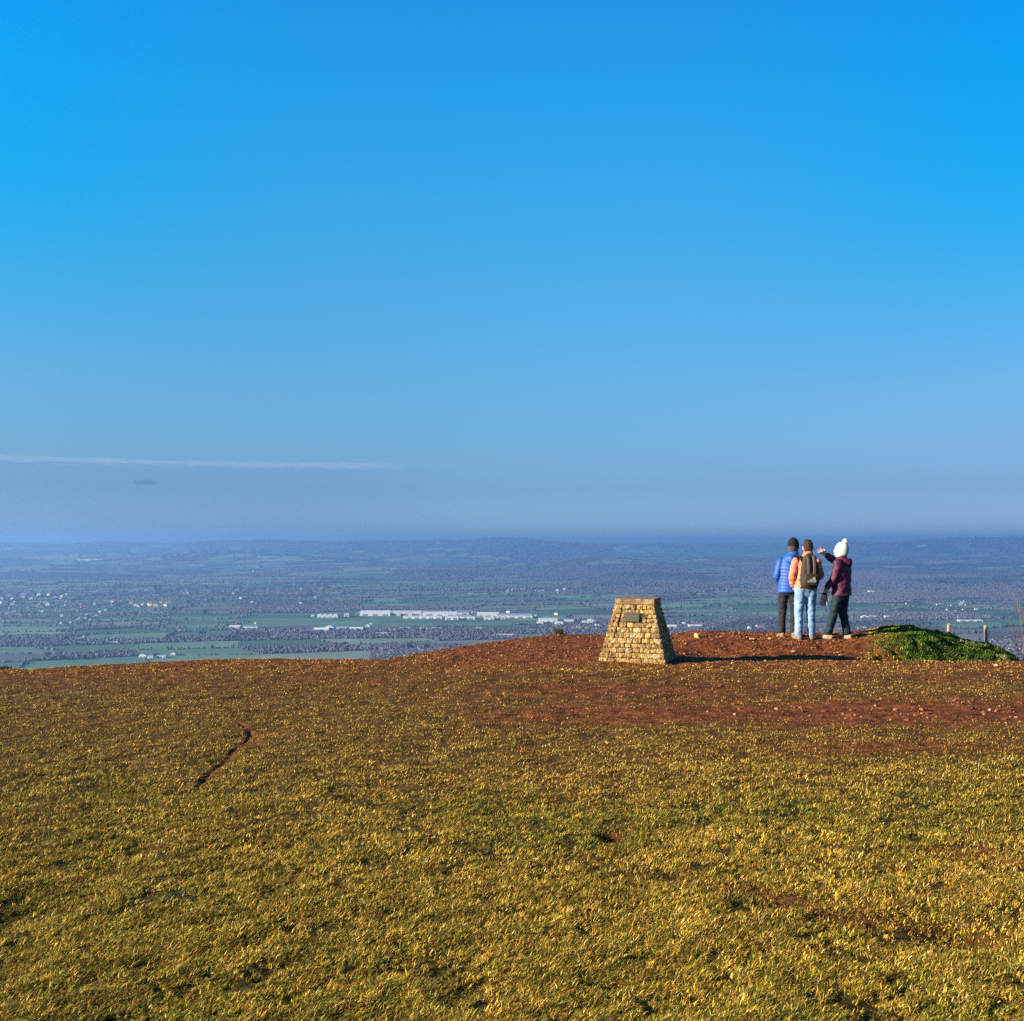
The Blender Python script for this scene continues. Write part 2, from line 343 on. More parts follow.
s = Solid(); s.loft([Vector((-.125, -.06, .93)), Vector((-.13, -.062, 1.05)), Vector((-.12, -.062, 1.20))], [(.042, .088), (.040, .086), (.02, .076)], n=16, cap=.2, side=(1, 0, 0)); s.fuse('side_panel', m_yel, j2, voxel=.007)
# hair
s = Solid(); sd = Mx.to_3x3() @ Vector((1, 0, 0))
s.loft([Mx @ Vector((0, -.050, -.062)), Mx @ Vector((0, -.036, -.03)), Mx @ Vector((0, -.026, .015)), Mx @ Vector((0, -.016, .055)), Mx @ Vector((0, -.008, .09)), Mx @ Vector((0, -.008, .132))], [(.056, .046), (.070, .070), (.081, .086), (.086, .096), (.070, .080), (.040, .045)], side=sd, n=22, cap=0)
s.fuse('hair', M_HAIR, b2, voxel=.006, smooth=2, wrinkle=.005, wscale=45)
# backpack: its own thing, worn on the back
bp = empty('backpack', b2.matrix_basis @ Vector((.005, -.205, .955)), R(2))
tag(bp, 'olive brown backpack with a pale triangular print worn over the orange fleece', 'backpack')
s = Solid(); s.loft([(0, 0, .01), (0, -.005, .10), (0, -.01, .25), (0, 0, .40), (0, .012, .49), (0, .02, .525)], [(.150, .085), (.165, .092), (.155, .086), (.130, .072), (.100, .050), (.06, .033)], n=28, cap=.2, pw=3)
pb = s.fuse('pack_body', m_pack, bp, voxel=.007, smooth=3, wrinkle=.005, wscale=14)
s = Solid(); s.loft([(0, -.085, .02), (0, -.095, .10), (0, -.085, .19)], [(.125, .035), (.135, .040), (.12, .030)], n=24, cap=.2, pw=3.2); pk = s.fuse('front_pocket', m_pack, bp, voxel=.007)
for x0 in (-.045, .055):
    s = Solid(); s.loft([(x0, -.098, .20), (x0, -.102, .30), (x0, -.085, .41), (x0, -.045, .50)], [(.026, .012)] * 4, n=12, side=(1, 0, 0), pw=4); s.fuse('vertical_panel', m_pal, bp, voxel=.006, smooth=1)
for k in (-1, 1):
    s = Solid(); s.loft([(k * .10, .05, .40), (k * .125, .11, .50), (k * .13, .215, .505), (k * .14, .34, .42), (k * .15, .35, .28)], [(.030, .010)] * 5, n=12, side=(1, 0, 0), pw=4); s.fuse('shoulder_strap', m_pack2, bp, voxel=.006, smooth=1)
    s = Solid(); s.loft([(k * .135, -.02, .05), (k * .165, .08, .10)], [(.012, .005)] * 2, n=8, side=(0, 0, 1)); s.fuse('side_strap', m_pack2, bp, voxel=.005, smooth=1)
s = Solid(); s.loft([(-.03, .02, .54), (0, .02, .575), (.03, .02, .54)], [.008] * 3, n=8); s.fuse('grab_handle', m_pack2, bp, voxel=.005, smooth=1)
bm = bmesh.new()      # pale triangle of slanting bars on the pocket
for a, b, h in ((-.085, -.045, .035), (-.035, .005, .065), (.015, .055, .095)):
    vs = [bm.verts.new(p) for p in ((a, 0, 0), (b, 0, 0), (b - .012, 0, h), (a + .012 - .03, 0, h * .82))]; bm.faces.new(vs)
r = bmesh.ops.extrude_face_region(bm, geom=bm.faces[:]); bmesh.ops.translate(bm, vec=(0, .006, 0), verts=[g for g in r['geom'] if isinstance(g, bmesh.types.BMVert)])
lg = bm_obj('logo', bm, m_logo, pk); lg.location = (.012, -.140, .06); lg.rotation_euler = (R(-3), 0, 0)

# ---------- 3: burgundy jacket, white bobble hat, pointing
J3 = dict(head=(.015, .02, 1.555), yaw=R(10), pitch=R(2), hs=.97, chest=(0, -.01, 1.215), pelvis=(0, 0, .89), sw=.17, lsho=(-.165, 0, 1.345), rsho=(.165, .01, 1.345),
          lelb=(-.225, .03, 1.09), lwri=(-.205, .19, .905), relb=(.17, .19, 1.37), rwri=(.095, .31, 1.47), lhand=((0, .2, -1), (-1, .15, 0), .75), rhand=((-.15, .8, .55), (-.7, -.5, .3), .05), rspread=.30, lspread=.05,
          lhip=(-.085, 0, .86), rhip=(.085, 0, .86), lknee=(-.10, .10, .46), rknee=(.11, .015, .46), lank=(-.10, .20, .085), rank=(.13, -.05, .085), lfoot=(-.1, 1, 0), rfoot=(.1, 1, 0), bw=1.0)
m_burg = mat('burgundy_softshell', (.088, .006, .034), .65, noise=[(14, .2)], bump=(60, .3, .004), spec=.4)
m_teal = mat('dark_teal_trousers', (.005, .021, .028), .75, noise=[(10, .25)]); m_wool = mat('white_wool', (.80, .76, .66), .9, bump=(110, 1, .008))
m_tan = mat('tan_suede', (.42, .30, .21), .85, noise=[(20, .2)])
TH = R(52)
b3, Mx = person(841.5, 17.65, 640.3, TH, 1.70, 'person in a burgundy jacket and white bobble hat pointing with an outstretched arm', J3, dict(brow=M_HAIR))
shoes(J3, b3, m_tan, m_sole)
trousers(J3, b3, m_teal, .95, (.098, .094, .074, .066, .068))
j3 = jacket(J3, b3, m_burg, .775, arm=(.078, .066, .052), wr=.013, tor=1.06, collar=.07, hoff=.025)
ht = cap_shape(Mx, -.055, .145, (.101, .120), 'bobble_hat', m_wool, b3, tip=(0, -.045))
s = Solid(); s.loft([Mx @ Vector((0, -.014, -.062)), Mx @ Vector((0, -.010, -.012))], [(.100, .118), (.104, .123)], side=Mx.to_3x3() @ Vector((1, 0, 0)), n=24, cap=.1); s.fuse('hat_cuff', m_wool, ht, voxel=.006)
s = Solid(); s.ball(Mx @ Vector((0, -.075, .158)), .048); o = s.fuse('bobble', m_wool, ht, voxel=.006, smooth=1, wrinkle=.007, wscale=60)
# what hangs from her lowered hand: a pair of grey and black gloves
gp = b3.matrix_basis @ Vector((-.212, .22, .755))
gl = empty('pair_of_gloves', gp, TH); tag(gl, 'grey and black gloves held in the lowered hand beside the teal trousers', 'gloves')
m_gg = mat('grey_fleece', (.42, .42, .40), .9, noise=[(20, .2)])
for k, (m, dx, a) in enumerate(((m_gg, .014, .0), (m_black, -.014, .22))):
    s = Solid(); d = Vector((0, math.sin(a), -math.cos(a))); o0 = Vector((dx, 0, .03)); sd = d.cross(Vector((1, 0, 0)))
    s.loft([o0 - d * .03, o0 + d * .05, o0 + d * .13], [(.040, .014), (.048, .018), (.050, .018)], side=sd, n=14)
    for q in (-.036, -.012, .012, .036): s.loft([o0 + d * .12 + sd * q, o0 + d * (.20 - abs(q) * .5) + sd * q * 1.2], [.012, .010], n=8)
    s.loft([o0 + d * .04 + sd * .04, o0 + d * .09 + sd * .075], [.014, .011], n=8)
    s.fuse('glove', m, gl, voxel=.006, smooth=2)

# ------------------------------------------------------------------ hilltop terrain
CRX = [-400, 0, 30, 70, 150, 230, 300, 340, 385, 430, 500, 535, 560, 600, 640, 680, 780, 850, 930, 1000, 1024, 1300]
CRY = [668, 668, 668.5, 665, 661, 657, 658, 659, 658.5, 652, 641, 636.5, 635, 634, 634, 633, 634, 634, 634, 637, 640, 650]
CRD = [EYE * F / (y - HZ) - .25 for y in CRY]
PATH = [(196, 787), (205, 777), (222, 762), (238, 748), (247, 741), (251, 733), (247, 727), (238, 722)]
def gpt(px, py, z=0.0):
    Y = (EYE - z) * F / (py - HZ); return ((px - 512) / F * Y, Y)
PW = [gpt(*p) for p in PATH]
def seg_dist(X, Y, pts):
    d = np.full(np.shape(X), 1e9)
    for (x0, y0), (x1, y1) in zip(pts[:-1], pts[1:]):
        dx, dy = x1 - x0, y1 - y0
        t = np.clip(((X - x0) * dx + (Y - y0) * dy) / (dx * dx + dy * dy), 0, 1)
        d = np.minimum(d, np.hypot(X - x0 - t * dx, Y - y0 - t * dy))
    return d
DIMPLES = [(612, 838, .10, .05), (945, 936, .16, .05), (975, 938, .10, .035), (320, 830, .1, .03), (770, 905, .09, .03), (8, 915, .16, .05), (130, 850, .1, .025)]
def hill(X, Y, fine=True):
    X = np.asarray(X, float); Y = np.asarray(Y, float)
    Yp = np.maximum(Y, 2.0)
    px = 512 + F * X / Yp
    D = np.interp(px, CRX, CRD)
    z = .05 * (fbm(X * .35, Y * .35, 2, 3) - .5)
    if fine:
        z = z + .035 * (fbm(X * 2.2, Y * 2.2, 3, 5) - .5) + .028 * (fbm(X * 9, Y * 12, 3, 9) - .5) * np.where(Y < 30, 1, 0)
    # gully, then the bank / grassy mound on the right
    w = sst(655, 705, px)
    zf = np.interp(px, [680, 800, 870, 905, 1024, 1200], [-.07, -.11, -.16, -.34, -.62, -.9])
    zc = np.interp(px, [680, 780, 840, 870, 890, 908, 925, 940, 955, 977, 994, 1011, 1020, 1060, 1200], [.06, .05, .06, .10, .15, .175, .12, .04, -.03, -.09, -.15, -.28, -.38, -.9, -1.5])
    Yc = 17.75
    prof = np.where(Y < 16.0, zf * sst(14.75, 16.0, Y), zf + (zc - zf) * sst(16.0, Yc, Y))
    z = z + w * prof
    mound = w * sst(850, 885, px) * sst(15.9, 16.5, Y)
    if fine:
        z = z + mound * (.13 * (fbm(X * 2.6, Y * 2.6, 3, 21) - .5) + .08 * (fbm(X * 8, Y * 8, 2, 22) - .5))
        z = z + .05 * w * (1 - mound) * sst(15.9, 16.6, Y) * (fbm(X * 6, Y * 6, 3, 31) - .5)
        z = z - .017 * np.exp(-(seg_dist(X + .1 * (fbm(X * 4, Y * 4, 2, 63) - .5), Y, PW) / .026) ** 2) * sst(.34, .56, fbm(X * 5, Y * 5, 2, 61))
        for (a, b, r, dp) in DIMPLES:
            gx, gy = gpt(a, b); z = z - dp * np.exp(-((X - gx) ** 2 + (Y - gy) ** 2) / (r * r))
    t = np.maximum(Y - D, 0)
    z = z - np.where(t < 1, .3 * t * t, .3 + .6 * (t - 1))
    return z
def blob(px, py, cx, cy, rx, ry):
    return np.exp(-(((px - cx) / rx) ** 2 + ((py - cy) / ry) ** 2))
def surface(X, Y, z):
    """what grows where on the hilltop: (bare red earth 0-1, lush green 0-1, mound 0-1)"""
    Yp = np.maximum(Y, 1.2)
    px = 512 + F * X / Yp; py = HZ + F * (EYE - z) / Yp
    n = fbm(X * 1.3, Y * 1.3, 4, 41); n2 = fbm(X * 5, Y * 5, 3, 43); n3 = fbm(X * .6, Y * .6, 3, 47)
    bare = np.zeros(np.shape(X))
    up = 1 - sst(640, 690, py)
    bare = np.maximum(bare, .95 * up * sst(330, 470, px) * (1 - sst(850, 890, px)))
    bare = np.maximum(bare, .45 * (1 - sst(655, 700, py)))
    bare = np.maximum(bare, .98 * sst(655, 690, px) * (1 - sst(815, 865, px)) * (1 - .75 * sst(645, 655, py) * sst(720, 800, px)) * (1 - sst(654, 665, py)))
    ramp = np.interp(px, [430, 540, 760, 850, 1024], [.0, .45, .55, .9, .9])
    bare = np.maximum(bare, ramp * np.exp(-((py - 713 + .01 * (px - 800)) / 13.0) ** 2))
    bare = np.maximum(bare, .55 * blob(px, py, 900, 748, 130, 9))
    bare = np.maximum(bare, .5 * blob(px, py, 640, 690, 200, 10))
    for (a, b, c, d, w, s) in [(690, 880, 800, 902, 7, .34), (800, 905, 860, 925, 8, .30), (850, 920, 1000, 940, 11, .42), (950, 850, 1040, 868, 10, .45)]:
        t = np.clip((px - a) / (c - a), 0, 1)
        bare = np.maximum(bare, s * np.exp(-((py - (b + (d - b) * t)) / w) ** 2) * sst(a - 40, a, px) * (1 - sst(c, c + 40, px)))
    bare = np.maximum(bare, .5 * blob(px, py, 612, 838, 12, 7))
    bare = np.maximum(bare, 1.0 * np.exp(-(seg_dist(X, Y, PW) / .04) ** 2) * (.1 + n2))
    bare = np.clip(bare + .30 * (n - .52) + .45 * (n2 - .5) * (bare > .12) + .20 * (1 - sst(700, 860, py)), 0, 1)
    green = .14 + .28 * sst(740, 1000, py) + .22 * (1 - sst(150, 600, px)) * sst(690, 760, py) + .6 * sst(.50, .68, n3) * sst(690, 800, py)
    for (a, b, c, d) in [(110, 790, 90, 22), (20, 900, 110, 40), (430, 805, 80, 10), (230, 795, 60, 6), (60, 1000, 160, 30), (980, 950, 70, 20), (900, 790, 90, 14), (700, 730, 80, 6)]:
        green = np.maximum(green, .75 * blob(px, py, a, b, c, d))
    green = np.clip(green + .5 * (n2 - .5), 0, 1)
    mound = sst(850, 915, px + 60 * (n2 - .5)) * sst(15.6, 16.1, Y)
    return bare * (1 - .8 * mound), np.maximum(green, mound), mound
EARTH = np.array([.20, .057, .016]); THATCH = np.array([.11, .062, .012]); MOSS = np.array([.038, .042, .006])
def mix(a, b, t): return a * (1 - t[..., None]) + b * t[..., None]

def build_hill():
    s = np.linspace(-1, 1, 1000); s = .78 * (s * .62 + .38 * s ** 3)
    ys = [-4.2, -2, 0, 1.2]
    y = 2.0
    while y < 21: ys.append(y); y *= 1.0030 if y > 3 else 1.006
    while y < 520: ys.append(y); y *= 1.06
    ys = np.array(ys); S, Yg = np.meshgrid(s, ys)
    X = S * (Yg + 5)
    Z = hill(X, Yg)
    b, g, m = surface(X, Yg, Z)
    c = mix(np.broadcast_to(THATCH, X.shape + (3,)), np.broadcast_to(MOSS, X.shape + (3,)), g)
    e = EARTH * (.25 + 1.5 * fbm(X * 11, Yg * 13, 3, 55))[..., None]
    c = mix(c, e, np.clip(b * 1.2, 0, 1)) * (.45 + 1.1 * fbm(X * 6, Yg * 8, 3, 58))[..., None]
    V = np.stack([X, Yg, Z], -1).reshape(-1, 3)
    fi, lt = grid_faces(*X.shape)
    me = np_mesh('hilltop', V, fi, lt, True, c.reshape(-1, 3))
    o = link('hilltop_ground', me, M_GROUND); tag(o, kind='structure')
build_hill()

STRAW = np.array([[.92, .56, .07], [.80, .45, .045], [1.0, .74, .24], [.80, .34, .03], [.90, .60, .05]])
GREENS = np.array([[.24, .27, .018], [.40, .38, .022], [.14, .17, .014], [.55, .46, .04]])
LUSH = np.array([[.11, .22, .02], [.18, .30, .025], [.05, .10, .012], [.26, .33, .03]])
DEAD = np.array([[.36, .11, .02], [.50, .18, .03], [.20, .06, .015], [.62, .30, .06]])
def blades(X, Y, L, Wd, green, bare, mound, lean=(30, 88)):
    n = len(X); Z = hill(X, Y) - .003
    az = rng.uniform(0, 2 * np.pi, n); az = np.where(rng.random(n) < .45, rng.normal(.25, .7, n), az)   # wind-combed
    ln = np.radians(rng.uniform(lean[0], lean[1], n))
    d1 = np.stack([np.sin(ln * .6) * np.cos(az), np.sin(ln * .6) * np.sin(az), np.cos(ln * .6)], -1)
    l2 = np.minimum(ln * 1.35, 1.75)
    d2 = np.stack([np.sin(l2) * np.cos(az), np.sin(l2) * np.sin(az), np.cos(l2)], -1)
    sa = az + np.pi / 2 + rng.normal(0, .5, n)
    sd = np.stack([np.cos(sa), np.sin(sa), np.zeros(n)], -1) * (Wd / 2)[:, None]
    p0 = np.stack([X, Y, Z], -1); p1 = p0 + d1 * (L * .5)[:, None]; p2 = p1 + d2 * (L * .5)[:, None]
    V = np.stack([p0 - sd, p0 + sd, p1 + sd * .85, p1 - sd * .85, p2], 1).reshape(-1, 3)
    b = np.arange(n)[:, None] * 5
    fq = b + np.array([0, 1, 2, 3]); ft = b + np.array([3, 2, 4])
    idx = np.concatenate([fq, ft], 1).ravel(); lt = np.tile([4, 3], n)
    r = rng.random(n)
    col = STRAW[rng.integers(0, 5, n)]
    isg = rng.random(n) < (.22 + .62 * green); col = np.where(isg[:, None], GREENS[rng.integers(0, 4, n)], col)
    ism = (rng.random(n) < mound * 1.05); col = np.where(ism[:, None], LUSH[rng.integers(0, 4, n)], col)
    isd = (rng.random(n) < .15 + .75 * bare); col = np.where((isd & ~ism)[:, None], DEAD[rng.integers(0, 4, n)], col)
    col = col * (np.where(rng.random(n) < .40, rng.uniform(1.1, 1.9, n), rng.uniform(.12, .55, n)) * (.55 + .9 * fbm(X * 9, Y * 12, 3, 75)))[:, None]
    return V, idx, lt, np.repeat(col, 5, 0)
def build_grass():
    parts = []
    def add(X, Y, keep_pow, Ls, Ws, **k):
        z = hill(X, Y, False); b, g, m = surface(X, Y, z)
        clump = .55 * fbm(X * 34, Y * 38, 3, 71) + .45 * fbm(X * 6, Y * 7, 2, 72)
        p = np.clip(1 - 1.0 * b, .05, 1) * sst(.38, .52, clump + .06 * g)
        kp = rng.random(len(X)) < np.maximum(p, .8 * m)
        X, Y, b, g, m, clump = [a[kp] for a in (X, Y, b, g, m, clump)]
        L = rng.uniform(*Ls, len(X)) * (.45 + 1.1 * clump) * (1 + .4 * m) * (1 - .5 * b)
        W = rng.uniform(*Ws, len(X)) * np.maximum(1, Y / 9.5)
        parts.append(blades(X, Y, L, W, g, b, m, **k))
    n = 1750000
    py = 1110 - rng.random(n) ** 1.0 * (1110 - 652); px = rng.uniform(-130, 1154, n)
    Y = EYE * F / (py - HZ); X = (px - 512) / F * Y
    add(X, Y, 1, (.014, .040), (.0017, .0034))
    n = 620000                               # the turf goes on to both sides of the view
    X = rng.uniform(-13.5, 13.5, n); Y = rng.uniform(.3, 15.5, n); px = 512 + F * X / Y
    k = (px < -125) | (px > 1149); X, Y = X[k], Y[k]
    add(X, Y, 1, (.020, .045), (.0045, .0075))
    n = 330000
    X = rng.uniform(-9.5, 10.5, n); Y = rng.uniform(13.5, 19.4, n)
    add(X, Y, 1, (.02, .045), (.003, .005))
    n = 130000                                # the mound's longer, denser grass
    X = rng.uniform(5.2, 10.2, n); Y = rng.uniform(15.9, 19.0, n); px = 512 + F * X / Y
    k = (px > 862 + rng.normal(0, 12, n)); X, Y = X[k], Y[k]
    add(X, Y, 1, (.012, .030), (.003, .005), lean=(15, 80))
    V = np.concatenate([p[0] for p in parts]); off = 0; I = []
    for p in parts: I.append(p[1] + off); off += len(p[0])
    me = np_mesh('grass', V, np.concatenate(I), np.concatenate([p[2] for p in parts]), False, np.concatenate([p[3] for p in parts]))
    o = link('grass', me, M_BLADE); tag(o, 'short matted golden green winter turf covering the hilltop', 'grass', kind='stuff')
build_grass()

# ------------------------------------------------------------------ stones
def rock_data(seed, sub=2, rough=.28):
    bm = bmesh.new(); bmesh.ops.create_icosphere(bm, subdivisions=sub, radius=1)
    rr = random.Random(seed); ds = [(Vector((rr.gauss(0, 1), rr.gauss(0, 1), rr.gauss(0, 1))).normalized(), rr.uniform(.45, .85)) for _ in range(9)]
    for v in bm.verts:
        c = v.co.copy()
        for d, h in ds:
            k = c.dot(d)
            if k > h: c -= d * (k - h) * .9
        v.co = c * (1 + rr.uniform(-rough, rough) * .22)
    return bm
def stone(px, py, Yd, w, h, col, label, group=None, seed=1):
    X = (px - 512) / F * Yd; z = float(hill(np.array([X]), np.array([Yd]))[0])
    bm = rock_data(seed); me = bpy.data.meshes.new('stone')
    for v in bm.verts: v.co = Vector((v.co.x * w / 2, v.co.y * w * .38, v.co.z * h * .6 + h * .28))
    bm.to_mesh(me); bm.free()
    a = me.attributes.new('tone', 'FLOAT_COLOR', 'POINT')
    a.data.foreach_set('color', np.tile(np.array([*col, 1], np.float32), len(me.vertices)))
    o = link('stone', me, M_ROCK); o.location = (X, Yd, z); o.rotation_euler = (0, 0, seed * 1.7)
    tag(o, label, 'stone', group)
G = 'loose stones on the hilltop'
stone(697, 636, 17.9, .15, .105, (.60, .36, .11), 'golden square-edged stone lying on the red bank right of the monument', G, 3)
stone(706, 637, 17.95, .11, .075, (.10, .06, .035), 'dark brown stone just right of the golden stone on the bank', G, 5)
stone(672, 635, 18.1, .14, .05, (.11, .06, .04), 'flat dark stone close behind the right side of the monument', G, 8)
stone(722, 637, 17.9, .08, .04, (.55, .34, .17), 'small pale stone on the bank between the monument and the people', G, 9)
stone(740, 632, 18.2, .10, .05, (.08, .05, .035), 'dark lump of earth and stone on the crest left of the people', G, 12)
stone(770, 638, 17.8, .11, .05, (.50, .26, .11), 'orange stone at the left of the person in the blue jacket', G, 14)
stone(794, 655, 16.6, .10, .03, (.55, .34, .2), 'flat pinkish stone on the bank below the three people', G, 17)
stone(752, 641, 17.5, .13, .04, (.46, .22, .09), 'broad orange slab of stone in the red bank', G, 18)
stone(733, 660, 14.6, .10, .03, (.55, .36, .19), 'pale flat stone in the turf before the monument shadow', G, 19)
stone(996.5, 667, 14.2, .055, .04, (.72, .58, .36), 'pale cream stone on the golden turf in front of the green mound', G, 22)
stone(184, 898, 5.05, .022, .014, (.55, .48, .38), 'tiny pale stone in the grass low on the left', G, 23)
stone(990, 709, 10.6, .05, .03, (.55, .32, .18), 'small orange stone in the red earth strip at right', G, 24)
stone(735, 716, 10.3, .06, .03, (.42, .2, .1), 'small red stone in the middle of the worn red strip', G, 25)
def build_rubble():
    bm = rock_data(77, 1); bm.verts.ensure_lookup_table(); bmesh.ops.triangulate(bm, faces=bm.faces)
    bV = np.array([v.co for v in bm.verts]); bF = np.array([[v.index for v in f.verts] for f in bm.faces]); bm.free()
    n = 15000
    X = rng.uniform(-6, 8.5, n); Y = 8 + 11 * rng.random(n) ** .6
    z = hill(X, Y); b, g, m = surface(X, Y, z)
    k = (rng.random(n) < np.clip((b - .45) * 1.8, 0, 1)) & (m < .3) & (Y < 19.2)
    k &= np.hypot(X - 1.9, Y - 15.2) > .45
    X, Y, z = X[k], Y[k], z[k]; n = len(X)
    s = .008 + .02 * rng.random(n) ** 3.2
    s = s * np.where(X > 2.3, 1.25, 1)
    P = np.array([[.30, .10, .03], [.20, .055, .018], [.42, .19, .06], [.11, .04, .016], [.28, .085, .025]])
    me = instances('rubble', bV, bF, np.stack([X, Y, z + s * .2], -1), np.stack([s * 1.2, s, s * .6], -1), rng.uniform(0, 6.3, n), P[rng.integers(0, 5, n)], .12)
    tag(link('rubble', me, M_ROCK), 'small red and orange stones littering the worn earth', 'rubble', kind='stuff')
build_rubble()
# ------------------------------------------------------------------ the plain, far below
PRX = [-400, 0, 25, 60, 110, 150, 175, 215, 256, 300, 370, 420, 465, 487, 512, 545, 575, 600, 640, 700, 770, 850, 895, 920, 940, 975, 1000, 1024, 1400]
PRY = [543, 542.5, 543.5, 544.5, 542, 543, 544, 541, 539.8, 541, 541.8, 540.5, 540, 537.8, 537.5, 540.5, 543.2, 544, 543, 544.5, 543, 541.5, 542.5, 540.7, 538.4, 537.2, 537.8, 537, 538]
def plain_h(X, Y):
    X = np.asarray(X, float); Y = np.asarray(Y, float)
    px = 512 + F * X / np.maximum(Y, 500)
    h = 10 * (fbm(X / 1500, Y / 1500, 3, 101) - .5) * sst(2500, 6000, Y)
    for (cx, Yd, sx, sy, a) in [(600, 8600, 950, 500, 62), (45, 8400, 800, 420, 55), (370, 7900, 750, 500, 48), (780, 9500, 900, 500, 40), (200, 10500, 1100, 500, 45), (680, 7200, 700, 300, 30)]:
        cX = (cx - 512) / F * Yd
        h = h + a * np.exp(-((X - cX) / sx) ** 2 - ((Y - Yd) / sy) ** 2) * (.8 + .4 * fbm(X / 400, Y / 400, 2, 7))
    for (Yr, w, a, s) in [(8700, 420, 50, 1), (10200, 450, 100, 2), (11800, 480, 150, 3)]:
        h = h + a * np.exp(-((Y - Yr - 1100 * (fbm(X / 4500, X * 0, 2, 60 + s) - .5)) / w) ** 2) * sst(.25, .75, fbm(X / 2400, X * 0 + 3.3 * s, 3, 80 + s))
    top = 1.75 - (np.interp(px, PRX, PRY) - HZ) / F * 13500 - PLAIN
    h = h + (top + 8 * (fbm(X / 900, X * 0, 3, 97) - .5)) * np.exp(-((Y - 13500) / 700) ** 2)
    return PLAIN + h
def ppt(px, py):
    Y = (EYE - PLAIN) * F / (py - HZ)
    for _ in range(6):
        X = (px - 512) / F * Y; z = float(plain_h(np.array([X]), np.array([Y]))[0]); Y = .5 * Y + .5 * (EYE - z) * F / (py - HZ)
    X = (px - 512) / F * Y
    return X, Y, float(plain_h(np.array([X]), np.array([Y]))[0])
def pbox(px0, py0, px1, py1):
    """a stretch of the plain, as a world-space test"""
    Y1 = (EYE - PLAIN) * F / (py0 - HZ); Y0 = (EYE - PLAIN) * F / (py1 - HZ)
    return (Y0, Y1, (px0 - 512) / F, (px1 - 512) / F)
OPEN = [pbox(*b) for b in [(256, 613, 560, 628), (100, 614, 256, 622), (0, 646.5, 130, 652), (30, 657, 130, 664), (130, 645, 210, 653), (250, 641, 385, 647), (40, 632, 200, 637), (240, 641, 262, 646),
                           (740, 593, 850, 596), (950, 578, 1024, 582), (620, 560, 800, 564), (660, 604, 1000, 613), (690, 618, 860, 624), (720, 632, 790, 640), (930, 622, 1010, 631), (460, 594, 600, 603), (400, 595, 470, 600), (480, 578, 560, 584), (330, 575, 400, 584), (500, 607, 600, 611)]]
WOODS = [pbox(*b) for b in [(256, 630, 480, 639), (150, 637.5, 256, 644), (0, 637, 130, 645), (0, 653, 110, 657), (520, 572, 700, 580), (0, 574, 110, 580), (256, 600, 350, 611), (760, 572, 1024, 600),
                            (600, 588, 700, 594), (880, 612, 1024, 619), (400, 573, 500, 579), (240, 648, 340, 655)]]
def in_any(X, Y, boxes):
    u = X / np.maximum(Y, 1); r = np.zeros(np.shape(X), bool)
    for (Y0, Y1, u0, u1) in boxes: r |= (Y > Y0) & (Y < Y1) & (u > u0) & (u < u1)
    return r
